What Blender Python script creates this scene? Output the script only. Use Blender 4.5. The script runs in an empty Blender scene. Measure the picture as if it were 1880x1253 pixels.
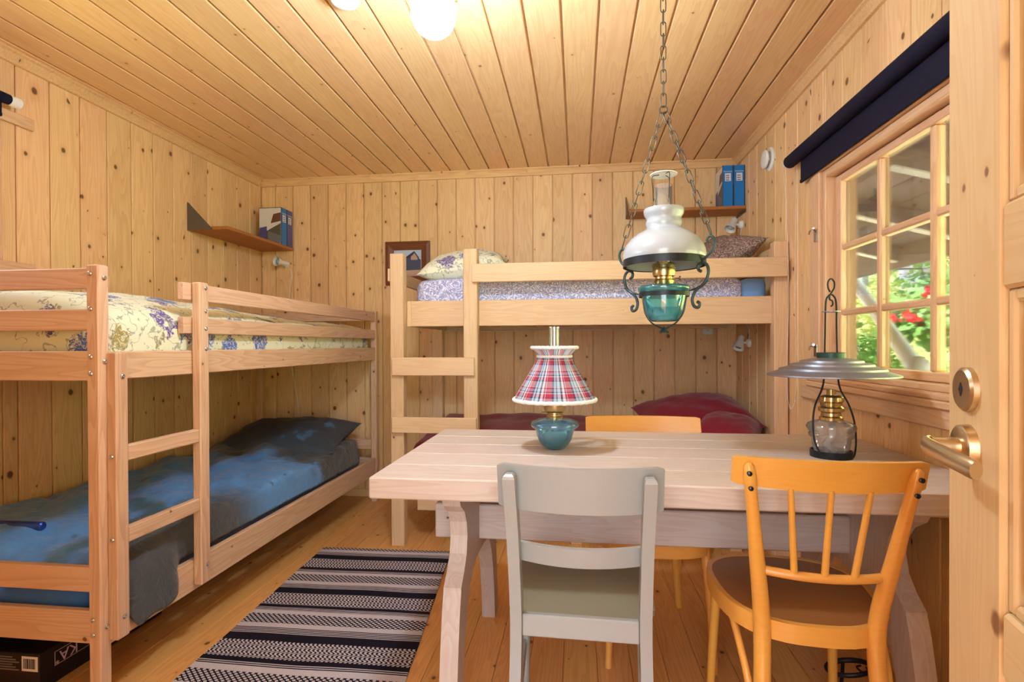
import bpy, math, random
import numpy as np
from mathutils import Matrix, Vector, noise as mnoise

random.seed(7)
SC = bpy.context.scene
COL = SC.collection

# ------------------------------------------------------------------ camera
F_PX, YAW, PITCH, ROLL, SHIFT = 972.13, .123042, .005862, -.0041941, 12.85
CAM_H = 1.1
def cam_axes():
    cy, sy = math.cos(YAW), math.sin(YAW); cp, sp = math.cos(PITCH), math.sin(PITCH)
    cr, sr = math.cos(ROLL), math.sin(ROLL)
    right = Vector((cy, sy, 0)); fwd = Vector((-sy, cy, 0)); up = Vector((0, 0, 1))
    f2 = fwd*cp - up*sp; u2 = up*cp + fwd*sp
    return right*cr + u2*sr, f2, u2*cr - right*sr
RGT, FWD, UPV = cam_axes()
cam_d = bpy.data.cameras.new('camera'); cam = bpy.data.objects.new('camera', cam_d); COL.objects.link(cam)
cam_d.sensor_width = 36; cam_d.sensor_fit = 'HORIZONTAL'
cam_d.lens = F_PX/1880*36
cam_d.shift_y = SHIFT/1880
cam_d.clip_start = .02
mw = Matrix.Identity(4)
for i in range(3):
    mw[i][0], mw[i][1], mw[i][2] = RGT[i], UPV[i], -FWD[i]
mw.translation = (0, 0, CAM_H)
cam.matrix_world = mw
SC.camera = cam

def at(u, v, X=None, Y=None, Z=None):
    """the point on a known plane that a photo pixel looks at"""
    d = FWD + RGT*((u-940)/F_PX) - UPV*((v-626.5-SHIFT)/F_PX)
    t = X/d.x if X is not None else (Y/d.y if Y is not None else (Z-CAM_H)/d.z)
    return Vector((0, 0, CAM_H)) + d*t

# ------------------------------------------------------------------ light
SC.view_settings.view_transform = 'Standard'
SC.view_settings.look = 'None'
SC.view_settings.gamma = 1
SC.view_settings.use_curve_mapping = False
SC.view_settings.exposure = 1.5

W_ = bpy.data.worlds.new('sky'); SC.world = W_; W_.use_nodes = True
bg = W_.node_tree.nodes['Background']
bg.inputs[0].default_value = (.80, .90, 1.0, 1)
bg.inputs[1].default_value = 3.0

sun_d = bpy.data.lights.new('sun', 'SUN'); sun = bpy.data.objects.new('sun', sun_d); COL.objects.link(sun)
sun_d.energy = 16.0; sun_d.angle = math.radians(2); sun_d.color = (1, .97, .93)
sdir = Vector((.36, .10, -.93)).normalized()
sun.rotation_euler = sdir.to_track_quat('-Z', 'Y').to_euler()
sun.location = (-3, -1, 7)

# ------------------------------------------------------------------ materials
def new_mat(name):
    m = bpy.data.materials.new(name); m.use_nodes = True
    nt = m.node_tree
    for n in list(nt.nodes): nt.nodes.remove(n)
    out = nt.nodes.new('ShaderNodeOutputMaterial')
    return m, nt, out
class NB:
    """tiny node helper"""
    def __init__(s, nt): s.nt = nt
    def n(s, t, **kw):
        x = s.nt.nodes.new(t)
        for k, v in kw.items(): setattr(x, k, v)
        return x
    def put(s, sock, v):
        if v is None: return
        if hasattr(v, 'is_output') or hasattr(v, 'links'):
            s.nt.links.new(v, sock)
        else: sock.default_value = v
    def math(s, op, a, b=None, c=None, clamp=False):
        x = s.n('ShaderNodeMath', operation=op, use_clamp=clamp)
        s.put(x.inputs[0], a); s.put(x.inputs[1], b)
        if c is not None: s.put(x.inputs[2], c)
        return x.outputs[0]
    def vmath(s, op, a, b=None):
        x = s.n('ShaderNodeVectorMath', operation=op)
        s.put(x.inputs[0], a)
        if b is not None: s.put(x.inputs[1], b)
        return x.outputs['Value'] if op in ('LENGTH', 'DOT_PRODUCT', 'DISTANCE') else x.outputs[0]
    def sep(s, v):
        x = s.n('ShaderNodeSeparateXYZ'); s.put(x.inputs[0], v); return x.outputs
    def comb(s, a, b, c):
        x = s.n('ShaderNodeCombineXYZ')
        for i, v in enumerate((a, b, c)): s.put(x.inputs[i], v)
        return x.outputs[0]
    def noise(s, vec, scale, detail=2, rough=.5, dist=0):
        x = s.n('ShaderNodeTexNoise'); s.put(x.inputs['Vector'], vec)
        x.inputs['Scale'].default_value = scale; x.inputs['Detail'].default_value = detail
        x.inputs['Roughness'].default_value = rough; x.inputs['Distortion'].default_value = dist
        return x.outputs['Fac']
    def ramp(s, fac, stops, interp='LINEAR'):
        x = s.n('ShaderNodeValToRGB'); s.put(x.inputs[0], fac); r = x.color_ramp; r.interpolation = interp
        while len(r.elements) < len(stops): r.elements.new(.5)
        for e, (p, c) in zip(r.elements, stops):
            e.position = p; e.color = (c[0], c[1], c[2], 1) if len(c) == 3 else c
        return x.outputs[0]
    def mix(s, fac, a, b, mode='MIX'):
        x = s.n('ShaderNodeMix', data_type='RGBA', blend_type=mode)
        s.put(x.inputs[0], fac)
        s.put(x.inputs[6], a if hasattr(a, 'links') else (*a, 1) if len(a) == 3 else a)
        s.put(x.inputs[7], b if hasattr(b, 'links') else (*b, 1) if len(b) == 3 else b)
        return x.outputs[2]
    def mapr(s, v, a, b, c=0, d=1, smooth=True):
        x = s.n('ShaderNodeMapRange', interpolation_type='SMOOTHSTEP' if smooth else 'LINEAR')
        for i, q in enumerate((v, a, b, c, d)): s.put(x.inputs[i], q)
        return x.outputs[0]
    def hsv(s, col, h=.5, sat=1, val=1):
        x = s.n('ShaderNodeHueSaturation')
        s.put(x.inputs['Hue'], h); s.put(x.inputs['Saturation'], sat); s.put(x.inputs['Value'], val)
        s.put(x.inputs['Color'], col); return x.outputs[0]
    def bump(s, h, strength=.2, dist=.002):
        x = s.n('ShaderNodeBump'); x.inputs['Strength'].default_value = strength
        x.inputs['Distance'].default_value = dist; s.put(x.inputs['Height'], h); return x.outputs[0]
    def bsdf(s, out, col, rough=.5, spec=.5, metal=0, normal=None, coat=0, **kw):
        x = s.n('ShaderNodeBsdfPrincipled')
        s.put(x.inputs['Base Color'], col if hasattr(col, 'links') else (*col, 1))
        s.put(x.inputs['Roughness'], rough); x.inputs['Specular IOR Level'].default_value = spec
        s.put(x.inputs['Metallic'], metal); x.inputs['Coat Weight'].default_value = coat
        x.inputs['Coat Roughness'].default_value = .15
        if normal is not None: s.put(x.inputs['Normal'], normal)
        for k, v in kw.items(): s.put(x.inputs[k.replace('_', ' ')], v)
        s.nt.links.new(x.outputs[0], out.inputs[0]); return x

def srgb(r, g, b):
    f = lambda c: c/12.92 if c <= .04045 else ((c+.055)/1.055)**2.4
    return (f(r/255), f(g/255), f(b/255))

MATS = {}
def wood(name, light, dark, knot=srgb(95, 55, 28), knots=1.0, rough=.42, tint=.10, grain=.6, spec=.35, kr=.0085, ks=(3.2, 9.0), coat=0, bump=.12):
    m, nt, out = new_mat(name); b = NB(nt)
    tc = b.n('ShaderNodeTexCoord').outputs['Object']
    rnd = b.n('ShaderNodeObjectInfo').outputs['Random']
    off = b.vmath('MULTIPLY', b.comb(rnd, rnd, rnd), (37.3, 91.7, 53.1))
    p = b.vmath('ADD', tc, off)
    # growth rings: a long noise field cut into bands
    lp = b.vmath('MULTIPLY', p, (.55, 7.0, 7.0))
    warp = b.noise(lp, 1.6, 2, .5)
    bands = b.math('MULTIPLY', warp, 16.0)
    fr = b.math('FRACT', bands)
    ring = b.mapr(fr, .15, .95)
    ring = b.math('MULTIPLY', ring, b.mapr(fr, 1.0, .93))
    fine = b.noise(b.vmath('MULTIPLY', p, (3, 160, 160)), 1.0, 2, .6)
    broad = b.noise(b.vmath('MULTIPLY', p, (.9, 5, 5)), 1.0, 3, .55)
    g = b.math('ADD', b.math('MULTIPLY', ring, .55*grain), b.math('MULTIPLY', b.math('SUBTRACT', fine, .5), .5*grain))
    g = b.math('ADD', g, b.math('MULTIPLY', b.math('SUBTRACT', broad, .4), .55), clamp=True)
    col = b.mix(g, light, dark)
    # knots
    if knots > 0:
        sc = (ks[0], ks[1], .001)
        v = b.n('ShaderNodeTexVoronoi'); v.inputs['Scale'].default_value = 1
        pk = b.vmath('MULTIPLY', p, sc)
        wob = b.n('ShaderNodeTexNoise'); b.put(wob.inputs['Vector'], p); wob.inputs['Scale'].default_value = 40
        b.put(v.inputs['Vector'], pk)
        d = b.vmath('DIVIDE', b.vmath('SUBTRACT', pk, v.outputs['Position']), (sc[0]*1.25, sc[1], 1e6))
        d = b.vmath('LENGTH', d)
        d = b.math('ADD', d, b.math('MULTIPLY', b.math('SUBTRACT', wob.outputs['Fac'], .5), .006))
        cr = b.sep(v.outputs['Color'])
        r = b.math('MULTIPLY', b.math('POWER', cr[0], 1.6), kr*knots)
        mk = b.mapr(d, b.math('MULTIPLY', r, 1.15), b.math('MULTIPLY', r, .55))
        halo = b.mapr(d, b.math('MULTIPLY', r, 3.2), r)
        col = b.mix(b.math('MULTIPLY', halo, .30), col, dark)
        col = b.mix(b.math('MULTIPLY', mk, .88), col, knot)
    val = b.math('ADD', 1-tint, b.math('MULTIPLY', rnd, 2*tint))
    hue = b.math('ADD', .494, b.math('MULTIPLY', b.math('FRACT', b.math('MULTIPLY', rnd, 7.31)), .012))
    col = b.hsv(col, h=hue, val=val)
    b.bsdf(out, col, b.math('ADD', rough, b.math('MULTIPLY', fine, .12)), spec, normal=b.bump(b.math('ADD', fine, ring), bump, .0006), coat=coat)
    MATS[name] = m; return m

def plain(name, col, rough=.5, spec=.4, metal=0, var=.06, scale=30, bump=.05, coat=0):
    m, nt, out = new_mat(name); b = NB(nt)
    tc = b.n('ShaderNodeTexCoord').outputs['Object']
    n1 = b.noise(tc, scale, 3)
    c = b.hsv((*col, 1), val=b.math('ADD', 1-var, b.math('MULTIPLY', n1, 2*var)))
    b.bsdf(out, c, b.math('ADD', rough-.04, b.math('MULTIPLY', n1, .08)), spec, metal, normal=b.bump(n1, bump, .001), coat=coat)
    MATS[name] = m; return m

def cloth(name, col, rough=.85, var=.08, weave=900, sheen=.2):
    m, nt, out = new_mat(name); b = NB(nt)
    tc = b.n('ShaderNodeTexCoord').outputs['Object']
    n1 = b.noise(tc, 14, 3); n2 = b.noise(tc, weave, 1)
    c = b.hsv((*col, 1), val=b.math('ADD', 1-var, b.math('MULTIPLY', n1, 2*var)))
    x = b.bsdf(out, c, rough, .25, normal=b.bump(n2, .12, .001)); x.inputs['Sheen Weight'].default_value = sheen
    MATS[name] = m; return m

wood('wall_pine', srgb(243, 202, 150), srgb(214, 158, 104), kr=.0145, ks=(4.4, 8.6), tint=.07, rough=.45)
wood('ceiling_pine', srgb(248, 206, 156), srgb(224, 170, 120), knot=srgb(150, 98, 58), kr=.008, ks=(2.4, 7.5), rough=.24, tint=.06, spec=.5)
wood('trim_pine', srgb(238, 196, 142), srgb(210, 156, 102), knots=.5, tint=.05)
wood('floor_pine', srgb(236, 174, 104), srgb(196, 126, 64), knot=srgb(84, 42, 18), kr=.010, rough=.28, tint=.08, spec=.45)
wood('bunk_pine', srgb(222, 184, 154), srgb(192, 142, 108), kr=.008, ks=(1.3, 6), rough=.4, tint=.05, grain=.8)
wood('loft_pine', srgb(222, 186, 146), srgb(202, 154, 106), kr=.007, ks=(1.6, 6), rough=.45, tint=.05)
wood('table_pine', srgb(204, 188, 180), srgb(184, 152, 134), knots=.5, rough=.4, tint=.04, grain=.6, ks=(1.2, 6))
wood('window_pine', srgb(228, 186, 148), srgb(198, 144, 102), knots=.4, tint=.05)
wood('door_pine', srgb(208, 178, 134), srgb(190, 148, 98), knot=srgb(120, 78, 50), kr=.016, ks=(3.2, 10), rough=.4, tint=.03, grain=.45)
wood('beech', srgb(226, 160, 72), srgb(206, 134, 50), knots=0, rough=.28, tint=.03, grain=.25, spec=.5, coat=.25, bump=.04)
wood('seat_ply', srgb(150, 96, 50), srgb(126, 74, 36), knots=0, rough=.3, tint=.03, grain=.3, spec=.5, bump=.04)
wood('shelf_wood', srgb(186, 120, 66), srgb(150, 88, 42), knots=.4, rough=.5, tint=.03)
wood('dark_frame', srgb(122, 66, 36), srgb(88, 44, 22), knots=0, rough=.35, tint=.03, grain=.6)
wood('porch_wood', srgb(150, 136, 138), srgb(108, 96, 98), knots=.6, rough=.8, tint=.16, spec=.1)
plain('porch_batten', srgb(250, 244, 242), .7)
plain('grey_paint', srgb(152, 152, 150), .32, .5, var=.03, bump=.03, coat=.15)
plain('grey_seat', srgb(134, 126, 106), .35, .5, var=.04, bump=.03)
plain('white_plastic', srgb(238, 238, 236), .35, .5, var=.02, bump=.01)
plain('white_enamel', srgb(240, 244, 248), .2, .5, var=.02, bump=.01)
plain('cable_white', srgb(236, 228, 220), .5, var=.02)
plain('black_iron', srgb(34, 36, 40), .42, .5, .4, var=.15, scale=60, bump=.15)
plain('chain_iron', srgb(92, 88, 80), .35, .5, .85, var=.2, scale=80, bump=.2)
plain('teal_iron', srgb(58, 76, 78), .32, .5, .5, var=.15, scale=60, bump=.1)
plain('pewter', srgb(150, 152, 166), .38, .5, .75, var=.2, scale=40, bump=.15)
plain('green_cap', srgb(46, 74, 66), .4, .5, .3)
plain('steel', srgb(200, 200, 204), .25, .5, 1, var=.05)
plain('bolt_dark', srgb(60, 62, 72), .3, .5, .9)
plain('brass', srgb(200, 178, 128), .26, .5, 1, var=.1, scale=70)
plain('old_brass', srgb(186, 160, 112), .34, .5, 1, var=.15, scale=90, bump=.1)
plain('satin_nickel', srgb(206, 186, 152), .3, .5, 1, var=.05)
plain('wick', srgb(226, 220, 205), .9)
plain('bracket_grey', srgb(104, 96, 88), .5, .4, .3)
plain('carton_black', srgb(30, 24, 28), .55, .3, var=.12)
plain('carton_inner', srgb(140, 104, 84), .8)
plain('label_white', srgb(226, 222, 232), .6, var=.03)
plain('print_black', srgb(28, 24, 34), .6)
plain('print_pink', srgb(208, 176, 196), .6)
plain('print_grey', srgb(120, 116, 122), .6)
plain('binder_blue', srgb(24, 122, 200), .35, .5, var=.04)
plain('binder_indigo', srgb(82, 84, 150), .4, .5, var=.05)
plain('binder_dark', srgb(30, 34, 54), .45)
plain('binder_cover', srgb(222, 218, 214), .4, var=.05)
plain('print_olive', srgb(92, 88, 72), .5, var=.25, scale=50)
plain('print_brown', srgb(112, 70, 56), .5, var=.25, scale=60)
plain('print_violet', srgb(86, 76, 140), .5, var=.2, scale=60)
plain('navy_fabric', srgb(26, 25, 46), .8, .2, var=.08, scale=300)
plain('blue_metal', srgb(52, 82, 168), .25, .5, .6, var=.05)
plain('white_fabric_trim', srgb(238, 232, 228), .9, .2, var=.1, scale=400, bump=.6)
cloth('red_cloth', srgb(132, 24, 44), .75)
cloth('blue_sheet', srgb(58, 108, 190), .6)
cloth('light_blue_sheet', srgb(118, 158, 212), .7)
plain('pic_sky', srgb(186, 200, 226), .4); plain('pic_house', srgb(74, 78, 108), .4, var=.3, scale=150)
plain('pic_roof', srgb(54, 52, 78), .4); plain('pic_gable', srgb(196, 160, 134), .4, var=.2, scale=150); plain('pic_ground', srgb(196, 160, 140), .4, var=.3, scale=150)
plain('trunk_grey', srgb(150, 148, 164), .9, .1, var=.25, scale=6, bump=.5)
plain('pipe_zinc', srgb(236, 240, 250), .35, .5)
plain('geranium_red', srgb(214, 26, 44), .6, .2)
plain('leaf_green', srgb(104, 150, 70), .5, .3, var=.25, scale=20)
plain('leaf_light', srgb(178, 188, 104), .6, .2, var=.25, scale=8)
plain('pot_clay', srgb(120, 70, 50), .8)
plain('bounce_gravel', srgb(206, 204, 204), .95, .1, var=.2, scale=40, bump=.6)
plain('bounce_grey', srgb(128, 132, 140), .9, .1, var=.15, scale=5)
plain('stone_grey', srgb(170, 166, 158), .9, .1, var=.2, scale=8)

# satin bedding: blue lit zone and charcoal dark zones painted into the colour
def m_duvet():
    m, nt, out = new_mat('duvet_satin'); b = NB(nt)
    tc = b.n('ShaderNodeTexCoord').outputs['Object']
    x, y, z = b.sep(tc)
    n = b.noise(tc, 5.5, 3, .55, .6)
    # painted shade: charcoal along the open side and pillow end, blue where lit
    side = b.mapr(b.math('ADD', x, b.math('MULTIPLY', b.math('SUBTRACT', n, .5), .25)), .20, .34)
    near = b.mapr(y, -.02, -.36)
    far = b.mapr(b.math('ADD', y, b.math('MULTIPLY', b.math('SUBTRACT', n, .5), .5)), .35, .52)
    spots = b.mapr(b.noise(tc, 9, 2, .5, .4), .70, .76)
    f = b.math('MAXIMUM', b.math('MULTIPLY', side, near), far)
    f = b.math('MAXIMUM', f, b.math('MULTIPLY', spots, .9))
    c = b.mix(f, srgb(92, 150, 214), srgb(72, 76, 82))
    x_ = b.bsdf(out, c, .42, .45, normal=b.bump(b.noise(tc, 16, 4, .6, 1.2), .55, .02)); x_.inputs['Sheen Weight'].default_value = .2
    MATS['duvet_satin'] = m
    m2, nt, out = new_mat('pillow_satin'); b = NB(nt)
    tc = b.n('ShaderNodeTexCoord').outputs['Object']
    n = b.noise(tc, 7, 3)
    c = b.mix(b.mapr(n, .60, .70), srgb(68, 74, 84), srgb(84, 122, 166))
    b.bsdf(out, c, .5, .4, normal=b.bump(b.noise(tc, 35, 3, .6, .8), .3, .006)); MATS['pillow_satin'] = m2
m_duvet()

def m_floral():
    m, nt, out = new_mat('floral_cloth'); b = NB(nt)
    tc = b.n('ShaderNodeTexCoord').outputs['Object']
    wob = b.n('ShaderNodeTexNoise'); wob.inputs['Scale'].default_value = 22; wob.inputs['Detail'].default_value = 3
    b.put(wob.inputs['Vector'], tc)
    p = b.vmath('ADD', tc, b.vmath('MULTIPLY', b.vmath('SUBTRACT', wob.outputs['Color'], (.5, .5, .5)), (.09, .09, .09)))
    base = b.mix(b.noise(tc, 5, 2), srgb(234, 230, 208), srgb(222, 220, 190))
    def layer(col, base, scale, r, rnd_off, c2=None):
        v = b.n('ShaderNodeTexVoronoi'); v.inputs['Scale'].default_value = scale
        b.put(v.inputs['Vector'], b.vmath('ADD', p, rnd_off))
        cr = b.sep(v.outputs['Color'])
        on = b.math('GREATER_THAN', cr[0], .22)
        d = v.outputs['Distance']
        petals = b.math('ADD', d, b.math('MULTIPLY', b.math('SUBTRACT', b.noise(p, scale*9, 2), .5), .5))
        mk = b.math('MULTIPLY', b.mapr(petals, r, r-.05), on)
        hole = b.math('MULTIPLY', b.mapr(b.noise(p, scale*16, 1), .52, .56), .6)
        mk = b.math('MULTIPLY', mk, b.math('SUBTRACT', 1, hole))
        c = b.mix(b.mapr(cr[1], .35, .65), col, c2 or col)
        return b.mix(mk, base, c)
    c = layer(srgb(92, 116, 190), base, 6.5, .36, (0, 0, 0), srgb(110, 92, 156))
    c = layer(srgb(164, 146, 90), c, 8, .31, (3, 5, 1), srgb(128, 128, 140))
    ln = b.math('ABSOLUTE', b.math('SUBTRACT', b.noise(p, 14, 1), .5))
    c = b.mix(b.math('MULTIPLY', b.mapr(ln, .02, .008), .65), c, srgb(126, 124, 120))
    b.bsdf(out, c, .85, .2, normal=b.bump(b.noise(tc, 320, 1), .3, .001)); MATS['floral_cloth'] = m
m_floral()

def m_paisley(name, ca, cb_, cc):
    m, nt, out = new_mat(name); b = NB(nt)
    tc = b.n('ShaderNodeTexCoord').outputs['Object']
    v = b.n('ShaderNodeTexVoronoi'); v.inputs['Scale'].default_value = 13
    wob = b.n('ShaderNodeTexNoise'); wob.inputs['Scale'].default_value = 30; b.put(wob.inputs['Vector'], tc)
    p = b.vmath('ADD', tc, b.vmath('MULTIPLY', b.vmath('SUBTRACT', wob.outputs['Color'], (.5, .5, .5)), (.05, .05, .05)))
    b.put(v.inputs['Vector'], p)
    rings = b.math('SINE', b.math('MULTIPLY', v.outputs['Distance'], 42))
    f = b.mapr(b.math('ADD', rings, b.math('MULTIPLY', b.math('SUBTRACT', b.noise(p, 90, 2), .5), 5)), -.5, .9)
    c = b.mix(f, ca, cb_)
    c = b.mix(b.mapr(b.noise(p, 120, 1), .56, .64), c, cc)
    b.bsdf(out, c, .85, .2, normal=b.bump(f, .15, .001)); MATS[name] = m
m_paisley('paisley_lilac', srgb(160, 162, 206), srgb(226, 224, 242), srgb(158, 132, 152))
m_paisley('paisley_brown', srgb(126, 100, 92), srgb(176, 152, 140), srgb(96, 78, 78))

def m_rug():
    m, nt, out = new_mat('rug_weave'); b = NB(nt)
    uv = b.n('ShaderNodeUVMap').outputs[0]
    u, v, _ = b.sep(uv)
    t = b.math('FRACT', b.math('DIVIDE', b.math('ADD', v, .245), .372))
    K = (.0, .0, .0); Wt = (0, 0, 0)
    # code colour: R large meander, G small eights, B thin lines, white solid, black solid
    code = b.ramp(t, [(0, (0, 0, 0)), (.065, (1, 0, 0)), (.34, (0, 0, 0)), (.405, (0, 0, 1)), (.475, (1, 1, 1)), (.55, (0, 1, 0)), (.74, (1, 1, 1)), (.82, (0, 0, 1)), (.93, (0, 0, 0))], 'CONSTANT')
    r, g, bl = b.sep(code)
    tri = lambda x: b.math('ABSOLUTE', b.math('SUBTRACT', b.math('FRACT', x), .5))
    zig = b.math('MULTIPLY', b.mapr(tri(b.math('MULTIPLY', v, 30)), .10, .34, 0, 1, False), .9)
    large = b.math('GREATER_THAN', tri(b.math('ADD', b.math('MULTIPLY', u, 62), zig)), .24)
    sm = b.math('ADD', b.math('SINE', b.math('MULTIPLY', u, 300)), b.math('SINE', b.math('MULTIPLY', v, 330)))
    small = b.math('GREATER_THAN', b.math('ABSOLUTE', sm), .85)
    lines = b.math('GREATER_THAN', b.math('SINE', b.math('MULTIPLY', v, 620)), .15)
    solid = b.math('MULTIPLY', b.math('MULTIPLY', r, g), bl)
    ns = b.math('SUBTRACT', 1, solid)
    val = b.math('ADD', solid, b.math('MULTIPLY', ns, b.math('ADD', b.math('MULTIPLY', r, large), b.math('ADD', b.math('MULTIPLY', g, small), b.math('MULTIPLY', bl, lines)))), clamp=True)
    wv = b.noise(b.n('ShaderNodeTexCoord').outputs['Object'], 260, 2)
    c = b.mix(val, srgb(30, 26, 38), srgb(196, 184, 190))
    c = b.hsv(c, val=b.math('ADD', .8, b.math('MULTIPLY', wv, .4)))
    b.bsdf(out, c, .95, .1, normal=b.bump(wv, .6, .003)); MATS['rug_weave'] = m
m_rug()

def m_plaid():
    m, nt, out = new_mat('plaid_cloth'); b = NB(nt)
    uv = b.n('ShaderNodeUVMap').outputs[0]
    u, v, _ = b.sep(uv)
    cells = [(0, srgb(190, 30, 58)), (.20, srgb(36, 40, 78)), (.29, srgb(170, 196, 216)), (.40, srgb(60, 84, 124)), (.45, srgb(196, 214, 226)), (.60, srgb(40, 50, 90)), (.68, srgb(232, 226, 232)), (.80, srgb(190, 30, 58)), (.88, srgb(236, 206, 214)), (.91, srgb(190, 30, 58))]
    a = b.ramp(b.math('FRACT', b.math('MULTIPLY', u, 11)), cells, 'CONSTANT')
    c2 = b.ramp(b.math('FRACT', b.math('MULTIPLY', v, 3.4)), [(0, srgb(206, 214, 226)), (.30, srgb(70, 92, 130)), (.37, srgb(206, 96, 120)), (.56, srgb(226, 220, 230)), (.64, srgb(70, 92, 130)), (.70, srgb(190, 206, 222)), (.86, srgb(200, 70, 96)), (.93, srgb(222, 222, 232))], 'CONSTANT')
    c = b.mix(.36, a, c2)
    x = b.bsdf(out, c, .85, .2)
    tl = b.n('ShaderNodeBsdfTranslucent'); nt.links.new(c, tl.inputs[0])
    mx = b.n('ShaderNodeMixShader'); mx.inputs[0].default_value = .38
    nt.links.new(x.outputs[0], mx.inputs[1]); nt.links.new(tl.outputs[0], mx.inputs[2]); nt.links.new(mx.outputs[0], out.inputs[0])
    MATS['plaid_cloth'] = m
m_plaid()

def glassy(name, col, gloss=.12, body=.0, bodycol=None, rough=.02, ior=1.45):
    """thin coloured glass: tinted see-through, a mirror share that grows at grazing angles, and optionally some milky body"""
    m, nt, out = new_mat(name); b = NB(nt)
    tr = b.n('ShaderNodeBsdfTransparent'); tr.inputs[0].default_value = (*col, 1)
    gl = b.n('ShaderNodeBsdfGlossy'); gl.inputs[0].default_value = (1, 1, 1, 1); gl.inputs['Roughness'].default_value = rough
    sh = tr.outputs[0]
    if body > 0:
        df = b.n('ShaderNodeBsdfDiffuse'); df.inputs[0].default_value = (*(bodycol or col), 1)
        tl = b.n('ShaderNodeBsdfTranslucent'); tl.inputs[0].default_value = (*(bodycol or col), 1)
        ad = b.n('ShaderNodeMixShader'); ad.inputs[0].default_value = .5
        nt.links.new(df.outputs[0], ad.inputs[1]); nt.links.new(tl.outputs[0], ad.inputs[2])
        mx = b.n('ShaderNodeMixShader'); mx.inputs[0].default_value = body
        nt.links.new(sh, mx.inputs[1]); nt.links.new(ad.outputs[0], mx.inputs[2]); sh = mx.outputs[0]
    fr = b.n('ShaderNodeFresnel'); fr.inputs[0].default_value = ior
    fac = b.math('ADD', b.math('MULTIPLY', fr.outputs[0], .9), gloss*.3, clamp=True)
    mx = b.n('ShaderNodeMixShader'); nt.links.new(fac, mx.inputs[0])
    nt.links.new(sh, mx.inputs[1]); nt.links.new(gl.outputs[0], mx.inputs[2])
    nt.links.new(mx.outputs[0], out.inputs[0]); MATS[name] = m
glassy('window_glass', (.985, .99, .99), .0, ior=1.22)
glassy('clear_glass', (.94, .95, .96), .25, .16, (.8, .82, .86))
glassy('frosted_font', (.86, .86, .88), .25, .28, (.8, .78, .78))
glassy('blue_glass', (.52, .88, 1.0), .25, .36, srgb(120, 205, 255))
glassy('teal_glass', (.46, .94, 1.0), .3, .30, srgb(90, 220, 245))
glassy('green_oil', (.36, .78, .52), .1, .35, srgb(40, 150, 100))
glassy('teal_oil', (.30, .85, .92), .1, .35, srgb(40, 205, 225))
def opal(name, col, emit=0.):
    m, nt, out = new_mat(name); b = NB(nt)
    x = b.bsdf(out, col, .12, .5, coat=.3)
    x.inputs['Subsurface Weight'].default_value = .25; x.inputs['Subsurface Radius'].default_value = (.02, .02, .02)
    if emit: x.inputs['Emission Color'].default_value = (.62, .83, 1.0, 1); x.inputs['Emission Strength'].default_value = emit
    MATS[name] = m
opal('opal_glass', srgb(174, 175, 178))
opal('lamp_globe', srgb(242, 242, 238), 112.0)
def m_ground():
    m, nt, out = new_mat('hill_grass'); b = NB(nt)
    tc = b.n('ShaderNodeTexCoord').outputs['Object']
    n1 = b.noise(tc, 1.3, 5, .65); n2 = b.noise(tc, 9, 4, .7)
    c = b.ramp(b.math('ADD', b.math('MULTIPLY', n1, .6), b.math('MULTIPLY', n2, .4)), [(.3, srgb(92, 108, 60)), (.46, srgb(144, 158, 88)), (.56, srgb(176, 182, 116)), (.7, srgb(160, 152, 128))])
    b.bsdf(out, c, .95, .1, normal=b.bump(n2, .8, .1)); MATS['hill_grass'] = m
m_ground()
M = MATS

# ------------------------------------------------------------------ geometry helpers
WM = {}     # world matrix of every object I make
def link(o, parent, mat4):
    COL.objects.link(o)
    if parent is not None:
        o.parent = parent; o.matrix_basis = WM[parent].inverted() @ mat4
    else: o.matrix_basis = mat4
    WM[o] = mat4.copy(); return o
def tag(o, label=None, cat=None, group=None, kind=None):
    if label: o['label'] = label
    if cat: o['category'] = cat
    if group: o['group'] = group
    if kind: o['kind'] = kind
    return o
def thing(name, label, cat, loc=(0, 0, 0), rz=0, group=None):
    o = bpy.data.objects.new(name, None); o.empty_display_size = .05
    link(o, None, Matrix.Translation(loc) @ Matrix.Rotation(rz, 4, 'Z'))
    return tag(o, label, cat, group)
def struct(name, parent=None):
    o = bpy.data.objects.new(name, None); link(o, parent, Matrix.Identity(4)); o['kind'] = 'structure'; return o

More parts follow.
